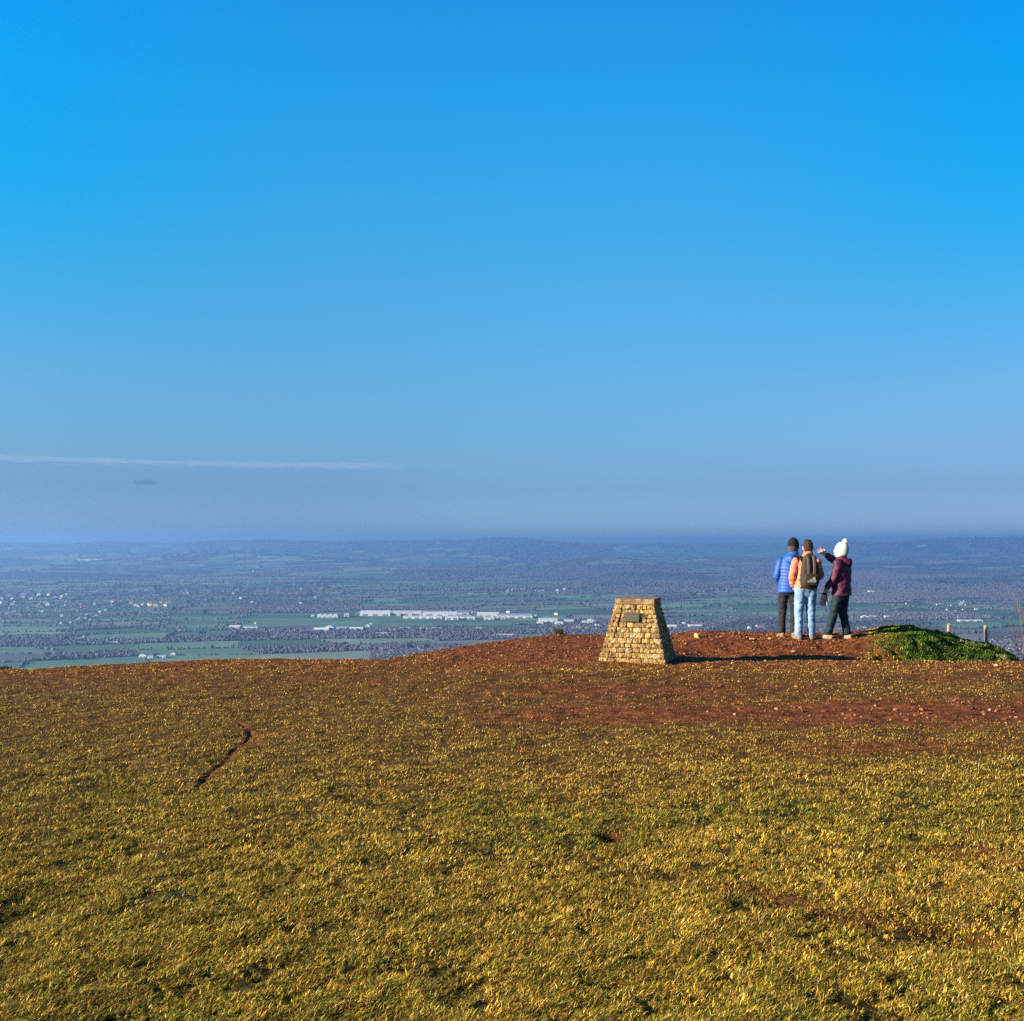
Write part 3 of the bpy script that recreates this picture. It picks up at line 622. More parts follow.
def build_plain():
    C = 172.0; A = R(17)
    i = np.arange(-260, 260); gi, gj = np.meshgrid(i, i, indexing='ij')
    gx = (gi + .62 * (_hash(gi, gj, 5) - .5)) * C * 1.25; gy = (gj + .62 * (_hash(gi, gj, 6) - .5)) * C * .85 + 24000
    X = gx * math.cos(A) - (gy - 24000) * math.sin(A); Y = gx * math.sin(A) + (gy - 24000) * math.cos(A) + 24000
    X = X + 500 * (fbm(X / 3000, Y / 3000, 2, 201) - .5); Y = Y + 500 * (fbm(X / 3000, Y / 3000, 2, 202) - .5)
    Z = plain_h(X, Y)
    n = len(i); V = np.stack([X, Y, Z], -1).reshape(-1, 3)
    f = np.stack([gi[:-1, :-1] * 0 + (np.arange(n - 1)[:, None] * n + np.arange(n - 1)[None, :])], -1)[..., 0]
    quads = np.stack([f, f + n, f + n + 1, f + 1], -1).reshape(-1, 4)
    cen = V[quads].mean(1); cx, cy = cen[:, 0], cen[:, 1]
    keep = (cy > 250) & (cy < 17000) & (np.abs(cx) < .66 * cy + 1800)
    quads, cx, cy = quads[keep], cx[keep], cy[keep]
    fi = gi[:-1, :-1].ravel()[keep]; fj = gj[:-1, :-1].ravel()[keep]
    pair = np.where(_hash(fi // 2, fj, 31) < .45, fi // 2 * 2, fi)          # some fields are twice as long
    h1 = _hash(pair, fj, 32); h2 = _hash(pair, fj, 33)
    wn = fbm(cx / 1700, cy / 1700, 3, 301)
    wood = (h1 < np.interp(wn, [.35, .5, .65], [.02, .10, .36]))
    wood |= (cy > 7000) & (h2 < .10); wood |= (cy > 12700) & (h2 < .75); wood |= (cy > 8000) & (fbm(cx / 1300, cy / 500, 2, 305) > .66)
    op = in_any(cx, cy, OPEN); wood |= in_any(cx, cy, WOODS); wood &= ~op
    pal = np.array([[.12, .215, .125], [.165, .27, .165], [.09, .17, .10], [.22, .275, .19], [.21, .185, .165], [.28, .27, .22], [.15, .14, .14]])
    pi = np.minimum((h2 * 7.9).astype(int), 7); pi = np.where(pi == 7, 1, pi)
    pi = np.where(op, (h2 * 2.99).astype(int), pi)
    col = pal[pi]
    col = np.where(wood[:, None], np.array([.12, .108, .118]), col) * (.8 + .4 * h1)[:, None]
    me = np_mesh('plain', V, quads.ravel(), np.full(len(quads), 4), True, col)
    tag(link('plain', me, M_PLAIN), kind='structure')
    # ---- trees: woods and hedgerows
    bm = bmesh.new(); bmesh.ops.create_icosphere(bm, subdivisions=1, radius=1)
    iV = np.array([v.co for v in bm.verts]); bm.verts.ensure_lookup_table(); iF = np.array([[v.index for v in q.verts] for q in bm.faces]); bm.free()
    bark = np.array([[.15, .128, .14], [.135, .12, .13], [.17, .14, .14], [.135, .125, .14], [.15, .135, .155], [.075, .10, .08], [.065, .085, .07]])
    def trees(name, X, Y, r, hgt, label, cat):
        if name == 'woodland': k = ~in_any(X, Y, TOWN); X, Y, r, hgt = X[k], Y[k], r[k], hgt[k]
        z = plain_h(X, Y); n = len(X)
        ci = rng.integers(0, 7, n); ci = np.where((fbm(X / 500, Y / 500, 2, 9) > .56) & (rng.random(n) < .5), 5 + ci % 2, np.minimum(ci, 5 + (rng.random(n) < .3)))
        ci = np.where((ci >= 5) & (rng.random(n) < .5), ci - 4, ci)
        col = bark[ci] * (.7 + .6 * fbm(X / 700, Y / 1500, 3, 19))[:, None] * np.where(fbm(X / 900, Y / 900, 2, 23) > .6, .6, 1.0)[:, None] * rng.uniform(.9, 1.12, n)[:, None]
        me = instances(name, iV, iF, np.stack([X, Y, z + hgt * .45], -1), np.stack([r, r, hgt * .55], -1), rng.uniform(0, 6.3, n), col, .22)
        tag(link(name, me, M_WOOD), label, cat, kind='stuff')
    vis = np.abs(cx) < .56 * cy + 300
    TOWN = [pbox(*b) for b in [(0, 590, 180, 627), (176, 586, 330, 606), (370, 644, 460, 660), (540, 622, 620, 636), (660, 620, 780, 634), (845, 622, 930, 638), (985, 632, 1060, 660)]]
    wq = np.where(wood & vis)[0]
    P = V[quads]
    def fill(sel, per):
        n = len(sel) * per; q = np.repeat(sel, per); a, b = rng.random(n), rng.random(n)
        p = P[q]; s = (p[:, 0] * ((1 - a) * (1 - b))[:, None] + p[:, 1] * (a * (1 - b))[:, None] + p[:, 2] * (a * b)[:, None] + p[:, 3] * ((1 - a) * b)[:, None])
        return s[:, 0], s[:, 1]
    X1, Y1 = fill(wq[(cy[wq] < 5200) & (cy[wq] > 1700)], 480)
    X2, Y2 = fill(wq[(cy[wq] >= 5200) & (cy[wq] < 10000)], 80)
    X3, Y3 = fill(wq[(cy[wq] >= 10000) & (cy[wq] < 20000)], 12)
    X4, Y4 = fill(wq[(cy[wq] >= 20000)], 3)
    X = np.concatenate([X1, X2, X3, X4]); Y = np.concatenate([Y1, Y2, Y3, Y4])
    big = np.concatenate([np.full(len(X1), 3.0), np.full(len(X2), 6.5), np.full(len(X3), 24.), np.full(len(X4), 55.)])
    r = big * rng.uniform(.7, 1.3, len(X)); h = np.concatenate([rng.uniform(3.5, 7.5, len(X1)), rng.uniform(5, 11, len(X2)), rng.uniform(8, 16, len(X3)), rng.uniform(10, 20, len(X4))])
    trees('woodland', X, Y, r, h, 'bare brown winter woods spread across the hazy plain', 'woodland')
    # hedges follow the field edges
    nt_ = 9000; tb = [TOWN[k] for k in rng.integers(0, 7, nt_)]; yy = np.array([rng.uniform(b[0], b[1]) for b in tb]); xx = np.array([rng.uniform(b[2], b[3]) for b in tb]) * yy
    trees('garden_trees', xx, yy, rng.uniform(3, 6, nt_), rng.uniform(3, 5.5, nt_), 'low bare garden trees between the houses on the plain', 'garden trees')
    E = np.concatenate([np.stack([quads[:, 0], quads[:, 1]], -1), np.stack([quads[:, 1], quads[:, 2]], -1)])
    hh = np.concatenate([np.where(_hash(fi, fj, 51) < .85, 1, 0), np.where((_hash(fi, fj, 52) < .7), 1, 0)])
    ec = V[E].mean(1); ok = (hh > 0) & (np.abs(ec[:, 0]) < .56 * ec[:, 1] + 200) & (ec[:, 1] < 17000) & (ec[:, 1] > 1700)
    airport = in_any(ec[:, 0], ec[:, 1], OPEN[:1]); ok &= ~airport
    E, ec = E[ok], ec[ok]
    XS, YS, RS, HS = [], [], [], []
    for lo, hi, per, rad in [(1700, 4500, 34, 3.4), (4500, 8000, 18, 6.5), (8000, 17000, 8, 15)]:
        e = E[(ec[:, 1] >= lo) & (ec[:, 1] < hi)]; dens = rng.random(len(e))
        t = rng.random((len(e), per)); a, b = V[e[:, 0]], V[e[:, 1]]
        x = a[:, None, 0] * (1 - t) + b[:, None, 0] * t + rng.normal(0, 2.5, t.shape); y = a[:, None, 1] * (1 - t) + b[:, None, 1] * t + rng.normal(0, 2.5, t.shape)
        k = rng.random(t.shape) < (.5 + .5 * dens)[:, None]
        tall = np.where(rng.random(t.shape) < .35, rng.uniform(6, 10, t.shape), rng.uniform(2, 4.5, t.shape)) * (.6 + .6 * dens)[:, None]
        XS.append(x[k]); YS.append(y[k]); HS.append(tall[k]); RS.append(rad * rng.uniform(.6, 1.4, k.sum()))
    trees('hedgerow', np.concatenate(XS), np.concatenate(YS), np.concatenate(RS), np.concatenate(HS), 'hedges and hedgerow trees dividing the fields of the plain', 'hedgerow')
build_plain()

# ------------------------------------------------------------------ buildings on the plain
M_WALLP = mat('pale_render', (.66, .60, .52), .8, noise=[(.3, .15)])
M_WALLW = mat('pale_cladding', (.98, .96, .88), .6, noise=[(.2, .1)])
M_WALLC = mat('cream_render', (.90, .78, .60), .8, noise=[(.3, .15)])
M_WALLB = mat('brick_wall', (.34, .17, .11), .9, noise=[(.4, .2)])
M_ROOFW = mat('white_sheet_roof', (.88, .87, .84), .45, noise=[(.1, .06)])
M_ROOFG = mat('grey_blue_roof', (.34, .42, .56), .5, noise=[(.2, .12)])
M_ROOFS = mat('slate_roof', (.13, .13, .15), .7, noise=[(.5, .2)])
M_ROOFT = mat('clay_tile_roof', (.30, .14, .09), .85, noise=[(.5, .2)])
M_DOOR = mat('grey_sheet_door', (.30, .33, .38), .6, noise=[(.5, .2)])
def shed(px, py, wpx, hpx, label, roof='gable', wall=None, rf=None, depth=45, name='industrial_shed', rz=0, axis=0, group='large pale sheds around the airfield', cat='shed', doors=3):
    X, Y, z = ppt(px, py); w = wpx / F * Y; h = hpx / F * Y
    e = empty(name, (X, Y, z - 1), rz); tag(e, label, cat, group)
    hw = h * (.62 if roof != 'flat' else .93)
    bm = bmesh.new(); add_box(bm, -w / 2, w / 2, -depth / 2, depth / 2, 0, hw + 1); bm_obj('wall', bm, wall or M_WALLW, e)
    bm = bmesh.new()
    if roof == 'flat': add_box(bm, -w / 2 - .5, w / 2 + .5, -depth / 2 - .5, depth / 2 + .5, hw + 1.02, h + 1)
    else: add_roof(bm, w, depth, hw + 1.01, h - hw, 0, roof == 'arch', axis=axis)
    bm_obj('roof', bm, rf or M_ROOFW, e)
    for k in range(doors):
        c = -w / 2 + w * (k + .5) / doors; ww = min(w / doors * .28, 9)
        bm = bmesh.new(); add_box(bm, c - ww, c + ww, -depth / 2 - .25, -depth / 2 + .1, 1, 1 + hw * .62); bm_obj('door', bm, M_DOOR, e)
    return e
S = shed
S(376, 615.4, 30, 5.0, 'long white hangar with a low roof at the left end of the airfield sheds', 'gable', M_WALLW, depth=50)
S(407, 615.2, 30, 4.0, 'cream flat-roofed hangar adjoining the right end of the long white hangar', 'flat', M_WALLC, depth=50, doors=5)
S(440, 615.6, 34, 4.0, 'long white shed right of the cream flat-roofed hangar', 'gable', depth=50)
S(452, 619.6, 13, 3.6, 'bright white boxy building in front of the long white shed', 'flat', depth=30, doors=2)
S(424, 618.6, 36, 2.6, 'low white range along the front of the airfield sheds', 'flat', depth=18, doors=5)
S(471, 619.4, 8, 3.0, 'small white building between the boxy building and the wide pitched shed', 'flat', depth=25, doors=1)
S(455, 614, 30, 2.6, 'blue-grey roofed shed behind the airfield row', 'gable', rf=M_ROOFG, depth=40)
S(462, 618, 18, 3.0, 'pale low shed right of the bright boxy building', 'gable', rf=M_ROOFG, depth=30, doors=2)
S(452 + 36, 617, 22, 5, 'wide pitched white shed to the right of the airfield row', 'gable', M_WALLC, depth=55, axis=0)
S(507, 617.6, 20, 4.2, 'blue-roofed shed with white gable right of the wide pitched shed', 'gable', rf=M_ROOFG, depth=40)
S(489, 619.8, 10, 2.4, 'low white annexe in front of the wide pitched shed', 'flat', depth=18, doors=2)
for k in range(4): S(320.5 + k * 5.2, 617.6, 4.9, 3.8, 'white arched hangar of the row of four left of the airfield', 'arch', axis=1, depth=30, doors=1, group='row of four arched hangars', cat='hangar', name='hangar')
S(347, 616.6, 5, 3, 'small cream square building between the four arched hangars and the long white hangar', 'flat', M_WALLC, depth=25, doors=1)
S(313, 616.8, 3, 2, 'tiny white hut at the left of the four arched hangars', 'flat', depth=12, doors=1)
S(322, 631, 15, 3.6, 'white arched shed south of the airfield, leftmost of its row', 'arch', depth=28, axis=0, doors=1)
S(330, 630.3, 10, 4.4, 'white shed with rounded end beside the leftmost arched shed', 'arch', depth=34, axis=1, doors=1)
S(343, 628.8, 18, 2.4, 'long blue-roofed shed south of the airfield', 'gable', rf=M_ROOFG, depth=26)
S(357, 630, 13, 3.0, 'silvery arched shed right of the long blue roof', 'arch', depth=24, axis=0, doors=1)
S(368, 627.6, 4, 4, 'small white gabled shed at the right end of the southern row', 'gable', depth=20, axis=1, doors=1)
S(371, 625.4, 2.4, 2.4, 'tiny white tower-like hut above the southern row', 'flat', depth=8, doors=1)
S(345, 633, 8, 1.4, 'thin pale shed below the silvery arched shed', 'flat', depth=14, doors=1)
S(383, 634, 16, 1.4, 'long thin pinkish shed in the woods below the airfield', 'flat', M_WALLC, depth=14)
S(405, 629, 12, 1.6, 'low pale shed on the near edge of the airfield grass, left one', 'flat', depth=14)
S(430, 629.3, 22, 1.6, 'long low pale shed on the near edge of the airfield grass, middle one', 'flat', depth=14)
S(479, 629.6, 6, 2, 'small cream shed on the near edge of the airfield grass, right one', 'flat', M_WALLC, depth=14, doors=1)
S(505, 636, 17, 1.8, 'long white shed by the wood left of the crest bush', 'flat', depth=18)
S(520, 617.5, 24, 4.2, 'wide blue-grey shed between the airfield and the right-hand estate', 'gable', M_WALLW, rf=M_ROOFG, depth=60)
S(503, 619.5, 4, 4, 'small cream house-like block left of the wide blue-grey shed', 'flat', M_WALLC, depth=14, doors=1)
S(548, 622.6, 18, 4.2, 'large white warehouse of the right-hand estate', 'flat', depth=55, name='warehouse', cat='warehouse')
S(540, 624.6, 6, 3.4, 'white block at the left front corner of the large white warehouse', 'flat', depth=20, doors=1)
S(559, 624.8, 8, 3.2, 'white block at the right front corner of the large white warehouse', 'flat', depth=20, doors=1)
S(569, 622.6, 9, 3, 'white warehouse between the large warehouse and the monument', 'flat', M_WALLW, depth=30)
S(589, 623.2, 13, 2.4, 'low white range of the estate close to the left side of the monument', 'flat', depth=30)
S(591, 621.4, 6, 2.6, 'pitched white shed behind the low white range near the monument', 'gable', depth=20, axis=1, doors=1)
S(597, 626.6, 4, 2.4, 'small bright white shed touching the left edge of the monument', 'flat', depth=15, doors=1)
S(532, 631, 6, 1.6, 'pinkish low shed below the white estate', 'flat', M_WALLC, depth=16, doors=1)
S(672, 627.6, 8, 3, 'white gabled shed just right of the monument', 'gable', depth=25, doors=1)
S(695, 627, 13, 2.4, 'long white shed second from the monument on its right', 'flat', depth=25)
S(684, 624.6, 3, 2.4, 'narrow white hut above the long white shed', 'gable', depth=10, axis=1, doors=1)
S(749, 629.6, 2.6, 3.2, 'small bright white tower-like house left of the people', 'gable', depth=10, axis=1, doors=1)
S(235, 628.4, 11, 3.2, 'cream walled barn with its white gable end facing', 'gable', M_WALLC, depth=26, name='barn', cat='barn', group='barns in the fields at left', axis=0)
S(250, 628.2, 17, 2.6, 'blue-roofed barn attached to the cream walled barn', 'gable', rf=M_ROOFG, depth=30, name='barn', cat='barn', group='barns in the fields at left')
S(143.5, 657, 7, 3.6, 'white farm barn at the left of the farmyard near the crest', 'gable', depth=14, name='barn', cat='barn', group='barns of the near farmyard', axis=1, doors=2)
S(151, 658, 5, 3, 'tall-sided grey barn second from the left in the near farmyard', 'gable', M_WALLW, M_ROOFG, depth=12, name='barn', cat='barn', group='barns of the near farmyard', doors=1)
S(162, 657.5, 9, 2.8, 'blue-roofed long barn in the middle of the near farmyard', 'gable', rf=M_ROOFG, depth=12, name='barn', cat='barn', group='barns of the near farmyard')
S(174, 655, 5, 3, 'white farmhouse-like barn at the right end of the near farmyard', 'gable', depth=12, name='barn', cat='barn', group='barns of the near farmyard', doors=2, axis=1)
S(116, 643.4, 7, 1.8, 'low white barn beside the hedge left of centre field', 'flat', depth=12, name='barn', cat='barn', group='barns in the fields at left', doors=2)
S(970, 621.2, 24, 1.5, 'long thin pale greenhouse above the two fence posts', 'flat', depth=16, name='greenhouse', cat='greenhouse', group='barns in the fields at right')
S(865, 618.4, 8, 3, 'bright white barn just right of the person in the burgundy jacket', 'gable', depth=16, name='barn', cat='barn', group='barns in the fields at right', axis=1, doors=1)
S(873, 617.6, 6, 2, 'low white barn right of the bright white barn', 'flat', depth=16, name='barn', cat='barn', group='barns in the fields at right', doors=1)
S(887, 618, 5, 2.2, 'cream barn standing apart above the green mound', 'flat', M_WALLC, depth=12, name='barn', cat='barn', group='barns in the fields at right', doors=1)
S(871, 592.6, 5, 1.8, 'far white barn high above the mound', 'flat', depth=25, name='barn', cat='barn', group='barns in the fields at right', doors=1)
S(91, 559.2, 26, 1.6, 'very distant long white building at far left near the hills', 'flat', depth=60, name='distant_warehouse', cat='warehouse', group=None)

def house(px, py, wpx, hpx, wall, rf, label, group, rz):
    X, Y, z = ppt(px, py); w = wpx / F * Y; h = hpx / F * Y * 1.5; d = min(w * .8, 9 + Y / 700)
    bm = bmesh.new(); add_box(bm, -w / 2, w / 2, -d / 2, d / 2, -1, h * .6, 0); add_roof(bm, w, d, h * .6 + .02, h * .4, 1, axis=0)
    nw = 2 if w < 14 else 3
    for k in range(nw):
        c = -w / 2 + w * (k + .5) / nw
        for zz in (.12, .36): add_box(bm, c - .7, c + .7, -d / 2 - .06, -d / 2 + .05, h * zz, h * zz + h * .14, 2)
    o = bm_obj('house', bm, [wall, rf, M_DARK]); o.location = (X, Y, z); o.rotation_euler = (0, 0, rz)
    tag(o, label, 'house', group); return o
rh = random.Random(5)
def cluster(n, area, size, label, group, walls, roofs):
    for _ in range(n):
        for _t in range(20):
            px = rh.uniform(area[0], area[2]); py = rh.uniform(area[1], area[3])
            s = rh.uniform(*size)
            break
        house(px, py, s, s * rh.uniform(.45, .6), rh.choice(walls), rh.choice(roofs), label, group, rh.uniform(-.5, .5))
W, C_, B_ = M_WALLP, M_WALLP, M_WALLB
RS_, RT, RW = M_ROOFS, M_ROOFT, M_ROOFG
cluster(26, (0, 594.5, 70, 606), (2.2, 4.2), 'brighter pale house in the thick of the town at far left', 'houses in the bright heart of the left town', [M_WALLC, W, C_], [RT, RW, RT])
cluster(78, (0, 602, 112, 624), (1.8, 3.4), 'small house among the trees of the town spreading down the far left', 'houses spread through the left town', [W, C_, B_, B_], [RS_, RT, RW])
cluster(14, (112, 602.5, 176, 607), (2.5, 5), 'cream house in the short row right of the left town', 'cream houses right of the left town', [M_WALLC, W], [RT, RT])
cluster(22, (176, 588, 330, 604), (1.8, 3.4), 'small house in the hazy village left of centre beyond the airfield', 'houses of the hazy village left of centre', [W, C_, B_], [RS_, RW])
cluster(24, (372, 648, 452, 655), (2.6, 4.2), 'white walled house in the village just over the crest', 'houses of the village just over the crest', [W, W, C_], [RS_, RT, RS_])
cluster(14, (545, 626, 604, 633), (2, 3.4), 'small house on the estate left of the monument', 'houses left of the monument', [W, C_, B_], [RS_, RT, RW])
cluster(12, (470, 588, 570, 594), (1.8, 3), 'tiny pale house in the far village above the white estate', 'houses of the far village above the estate', [W, C_], [RS_, RW])
cluster(14, (665, 624, 775, 632), (1.8, 3.2), 'small house on the plain between the monument and the people', 'houses between the monument and the people', [W, C_, B_], [RS_, RT])
cluster(22, (850, 626, 925, 634), (1.8, 3.2), 'small house of the village behind the green mound', 'houses behind the green mound', [W, C_, B_], [RS_, RT, RW])
cluster(16, (900, 600, 985, 617), (1.6, 3), 'small white house among the trees above the fence posts', 'houses above the fence posts', [W, W, C_], [RS_, RW])
cluster(18, (990, 636, 1024, 656), (2.2, 4), 'pinkish house of the village at the right edge', 'houses at the right edge', [C_, B_, W], [RT, RS_, RT])
cluster(16, (380, 612.5, 560, 620), (2, 4), 'small grey or brick building tucked between the airfield sheds', 'small buildings between the airfield sheds', [W, B_, M_WALLC], [RS_, RW, RT])
cluster(22, (180, 558, 1000, 590), (1.2, 2.2), 'far scattered pale farmhouse in the blue distance', 'far farmhouses in the blue distance', [W, C_], [RS_, RW])
cluster(14, (0, 622, 256, 645), (1.6, 3), 'lone pale farmhouse among the hedged green fields at left', 'farmhouses in the fields at left', [W, C_], [RS_, RT])

# single trees one can tell apart on the plain
M_CROWN = mat('dark_crown', attr='tone', rough=.95, spec=.05); M_TRUNK = mat('tree_trunk', (.09, .065, .05), .95, noise=[(2, .2)])
def tree_mesh(h, r, col, seed, conical=False):
    rr = np.random.default_rng(seed); n = 260
    u = rr.random(n) ** .5; th = rr.uniform(0, 6.28, n); t = rr.random(n)
    prof = (1 - t) ** .8 if conical else np.sqrt(np.clip(1 - (2 * t - .9) ** 2, .05, 1))
    lob = .8 + .3 * np.sin(th * 3 + t * 9 + seed)
    P = np.stack([np.cos(th) * u * prof * r * lob, np.sin(th) * u * prof * r * lob, h * (.18 + .8 * t)], -1)
    s = r * rr.uniform(.10, .22, n)
    bm = bmesh.new(); bmesh.ops.create_icosphere(bm, subdivisions=1, radius=1); bm.verts.ensure_lookup_table()
    bV = np.array([v.co for v in bm.verts]); bF = np.array([[v.index for v in q.verts] for q in bm.faces]); bm.free()
    c = np.array(col)[None] * rr.uniform(.5, 1.5, n)[:, None]
    return instances('crown', bV, bF, P, np.stack([s, s, s * .7], -1), rr.uniform(0, 6, n), c, .35)
def plain_tree(px, py, hpx, ratio, col, label, conical=False, group='single trees on the plain', seed=1):
    X, Y, z = ppt(px, py); h = hpx / F * Y; r = h * ratio
    e = empty('tree', (X, Y, z - .3)); tag(e, label, 'tree', group)
    bm = bmesh.new(); bmesh.ops.create_cone(bm, cap_ends=True, segments=8, radius1=h * .035, radius2=h * .012, depth=h * .7, matrix=Matrix.Translation((0, 0, h * .35)))
    bm_obj('trunk', bm, M_TRUNK, e)
    link('crown', tree_mesh(h, r, col, seed, conical), M_CROWN, e)
DG = (.03, .05, .03); BR = (.10, .07, .055)
plain_tree(155, 591, 7, .35, DG, 'tall dark conifer rising above the far wood left of centre', True, seed=2)
plain_tree(159, 591, 5, .4, DG, 'shorter dark conifer close right of the tall dark conifer', True, seed=3)
plain_tree(410, 648.5, 5.5, .55, DG, 'dark round tree above the village just over the crest', seed=4)
plain_tree(426, 648.5, 5, .6, BR, 'broad brown tree at the right of the dark round tree', seed=5)
plain_tree(201, 635.5, 5, .4, DG, 'small dark tree alone in the green field at left', seed=6)
plain_tree(205, 634, 3.5, .45, DG, 'smaller dark tree beside the lone field tree', seed=7)
plain_tree(188, 604, 4, .5, DG, 'dark tree in the purple wood right of the cream house row', seed=8)
plain_tree(205, 614, 4.5, .6, DG, 'dark round tree at the top edge of the long green field', seed=9)
plain_tree(63, 660, 5, .6, DG, 'dark bushy tree at the near hedge far left', seed=10)
plain_tree(84, 659.5, 5, .7, BR, 'broad brown tree in the near hedge far left', seed=11)
plain_tree(48, 657, 5.5, .55, BR, 'tall bare brown tree left of the dark bushy tree', seed=12)
plain_tree(453, 613, 4, .35, DG, 'narrow dark poplar behind the airfield sheds, left one', True, seed=13)
plain_tree(535, 611, 4, .35, DG, 'narrow dark poplar behind the blue-grey shed', True, seed=14)
plain_tree(345, 645.5, 4, .8, BR, 'broad pale brown tree at the near edge of the green strip below the airfield', seed=15)
# ------------------------------------------------------------------ stone monument
def build_monument():
    rz = R(-17.8)
    cx, cy = (638.2 - 512) / F * 15.15, 15.15
    e = empty('stone_monument', (cx, cy, -.01), rz)
    tag(e, 'tapered golden stone monument with a brown cap slab and small plaque', 'monument')
    H0, W0, W1 = .838, .985, .56
    bm = bmesh.new(); c = .028
    for (z, w) in ((-.08, W0 + .03), (H0, W1)):
        pass
    b = [bm.verts.new((sx * (W0 / 2 - c), sy * (W0 / 2 - c), -.08)) for sx, sy in ((-1, -1), (1, -1), (1, 1), (-1, 1))]
    t = [bm.verts.new((sx * (W1 / 2 - c), sy * (W1 / 2 - c), H0)) for sx, sy in ((-1, -1), (1, -1), (1, 1), (-1, 1))]
    for k in range(4): bm.faces.new((b[k], b[(k + 1) % 4], t[(k + 1) % 4], t[k]))
    bm.faces.new(b[::-1]); bm.faces.new(t)
    bm_obj('mortar', bm, M_MORTAR, e)
    rr = random.Random(21); V = []; Fc = []; Cc = []
    pal = [(.45, .28, .09), (.50, .32, .11), (.42, .23, .075), (.50, .36, .17), (.33, .19, .075), (.44, .27, .09), (.50, .29, .085), (.28, .17, .075)]
    NX, NY, NZ = 7, 3, 5
    from mathutils import noise as mn
    def block(fr, x0, x1, z0, z1, lean, wz):
        col = rr.choice(pal); k = rr.uniform(.8, 1.15); base = len(V); sd = Vector((rr.uniform(0, 99), rr.uniform(0, 99), rr.uniform(0, 99)))
        pop = rr.uniform(-.002, .007); amp = rr.uniform(.010, .018)
        if fr[0][0] > .9 and z1 > .56 and z0 < .76 and x1 > -.17 and x0 < .12: pop, amp = -.016, .010
        idx = {}
        for i in range(NX + 1):
            for j in range(NY + 1):
                for l in range(NZ + 1):
                    if 0 < i < NX and 0 < j < NY and 0 < l < NZ: continue
                    u, v, w = i / NX * 2 - 1, j / NY, l / NZ * 2 - 1
                    rnd = .007 * (abs(u) ** 5 + abs(w) ** 5)
                    zz = (z0 + z1) / 2 + w * (z1 - z0) / 2 * (1 - .06 * abs(u) ** 3)
                    xx = (x0 + x1) / 2 + u * (x1 - x0) / 2 * (1 - .05 * abs(w) ** 3)
                    q = Vector((xx, zz, v * .1)) * 17 + sd
                    nn = mn.noise(q) + .75 * mn.noise(q * 2.6)
                    yy = -(W0 / 2 + (W1 - W0) / 2 * zz / H0) + .11 * v + ((rnd - pop + amp * nn) if v < .9 else 0)
                    xx += .006 * mn.noise(q + Vector((9, 0, 0))); zz += .006 * mn.noise(q + Vector((0, 9, 0)))
                    idx[(i, j, l)] = len(V); V.append(fr @ Vector((xx, yy, zz))); Cc.append(tuple(a * k * (1 + .6 * nn) for a in col))
        def q4(a, b_, c_, d): Fc.append((idx[a], idx[b_], idx[c_], idx[d]))
        for i in range(NX):
            for l in range(NZ): q4((i, 0, l), (i + 1, 0, l), (i + 1, 0, l + 1), (i, 0, l + 1)); q4((i, NY, l), (i, NY, l + 1), (i + 1, NY, l + 1), (i + 1, NY, l))
        for i in range(NX):
            for j in range(NY): q4((i, j, 0), (i, j + 1, 0), (i + 1, j + 1, 0), (i + 1, j, 0)); q4((i, j, NZ), (i + 1, j, NZ), (i + 1, j + 1, NZ), (i, j + 1, NZ))
        for j in range(NY):
            for l in range(NZ): q4((0, j, l), (0, j, l + 1), (0, j + 1, l + 1), (0, j + 1, l)); q4((NX, j, l), (NX, j + 1, l), (NX, j + 1, l + 1), (NX, j, l + 1))
    zs = [-.06]
    while zs[-1] < H0 - .04: zs.append(zs[-1] + rr.uniform(.058, .084))
    sc = (H0 + .06) / (zs[-1] + .06); zs = [-.06 + (z + .06) * sc for z in zs]
    for f in range(4):
        fr = Matrix.Rotation(f * math.pi / 2, 3, 'Z')
        for z0, z1 in zip(zs[:-1], zs[1:]):
            zm = max((z0 + z1) / 2, 0); hw = W0 / 2 + (W1 - W0) / 2 * zm / H0 + .004
            x = -hw
            while x < hw - .001:
                w = rr.uniform(.04, .135)
                if hw - (x + w) < .04: w = hw - x
                if f == 0 and z1 > .60 and z0 < .74 and x < .02 and x + w > -.18 and False: pass
                block(fr, x + .002, x + w - .002, z0 + .003, z1 - .003, 0, 0); x += w
    me = np_mesh('stonework', np.array([tuple(v) for v in V]), np.array(Fc).ravel(), np.full(len(Fc), 4), False, np.array(Cc))
    link('stonework', me, M_STONE, e)
    # cap slab, worn edges
    bm = bmesh.new(); add_box(bm, -.285, .285, -.285, .285, H0 + .003, H0 + .082)
    bmesh.ops.subdivide_edges(bm, edges=bm.edges, cuts=12, use_grid_fill=True)
    for v in bm.verts:
        n = mn.noise(v.co * 13); n2 = mn.noise(v.co * 40)
        v.co.x += .007 * n + .003 * n2; v.co.y += .007 * mn.noise(v.co * 13 + Vector((5, 5, 5))); v.co.z += .005 * n if v.co.z > H0 + .05 else 0
    bm_obj('cap_slab', bm, M_SLAB, e)
    # plaque, bronze, on the front face
    ang = math.atan2((W0 - W1) / 2, H0)
    zc = .658; yc = -(W0 / 2 + (W1 - W0) / 2 * zc / H0) - .006
    bm = bmesh.new(); add_box(bm, -.108, .108, -.012, .012, -.068, .068); bmesh.ops.bevel(bm, geom=bm.edges[:], offset=.004, segments=2, affect='EDGES')
    p = bm_obj('plaque', bm, M_PLAQUE, e); p.location = (-.025, yc, zc); p.rotation_euler = (-ang, 0, 0)
    bm = bmesh.new()
    for sx, sz in ((-1, -1), (1, -1), (1, 1), (-1, 1)):
        bmesh.ops.create_icosphere(bm, subdivisions=1, radius=.007, matrix=Matrix.Translation((sx * .097, -.0125, sz * .057)))
    bm_obj('screw', bm, M_POST, p)
build_monument()

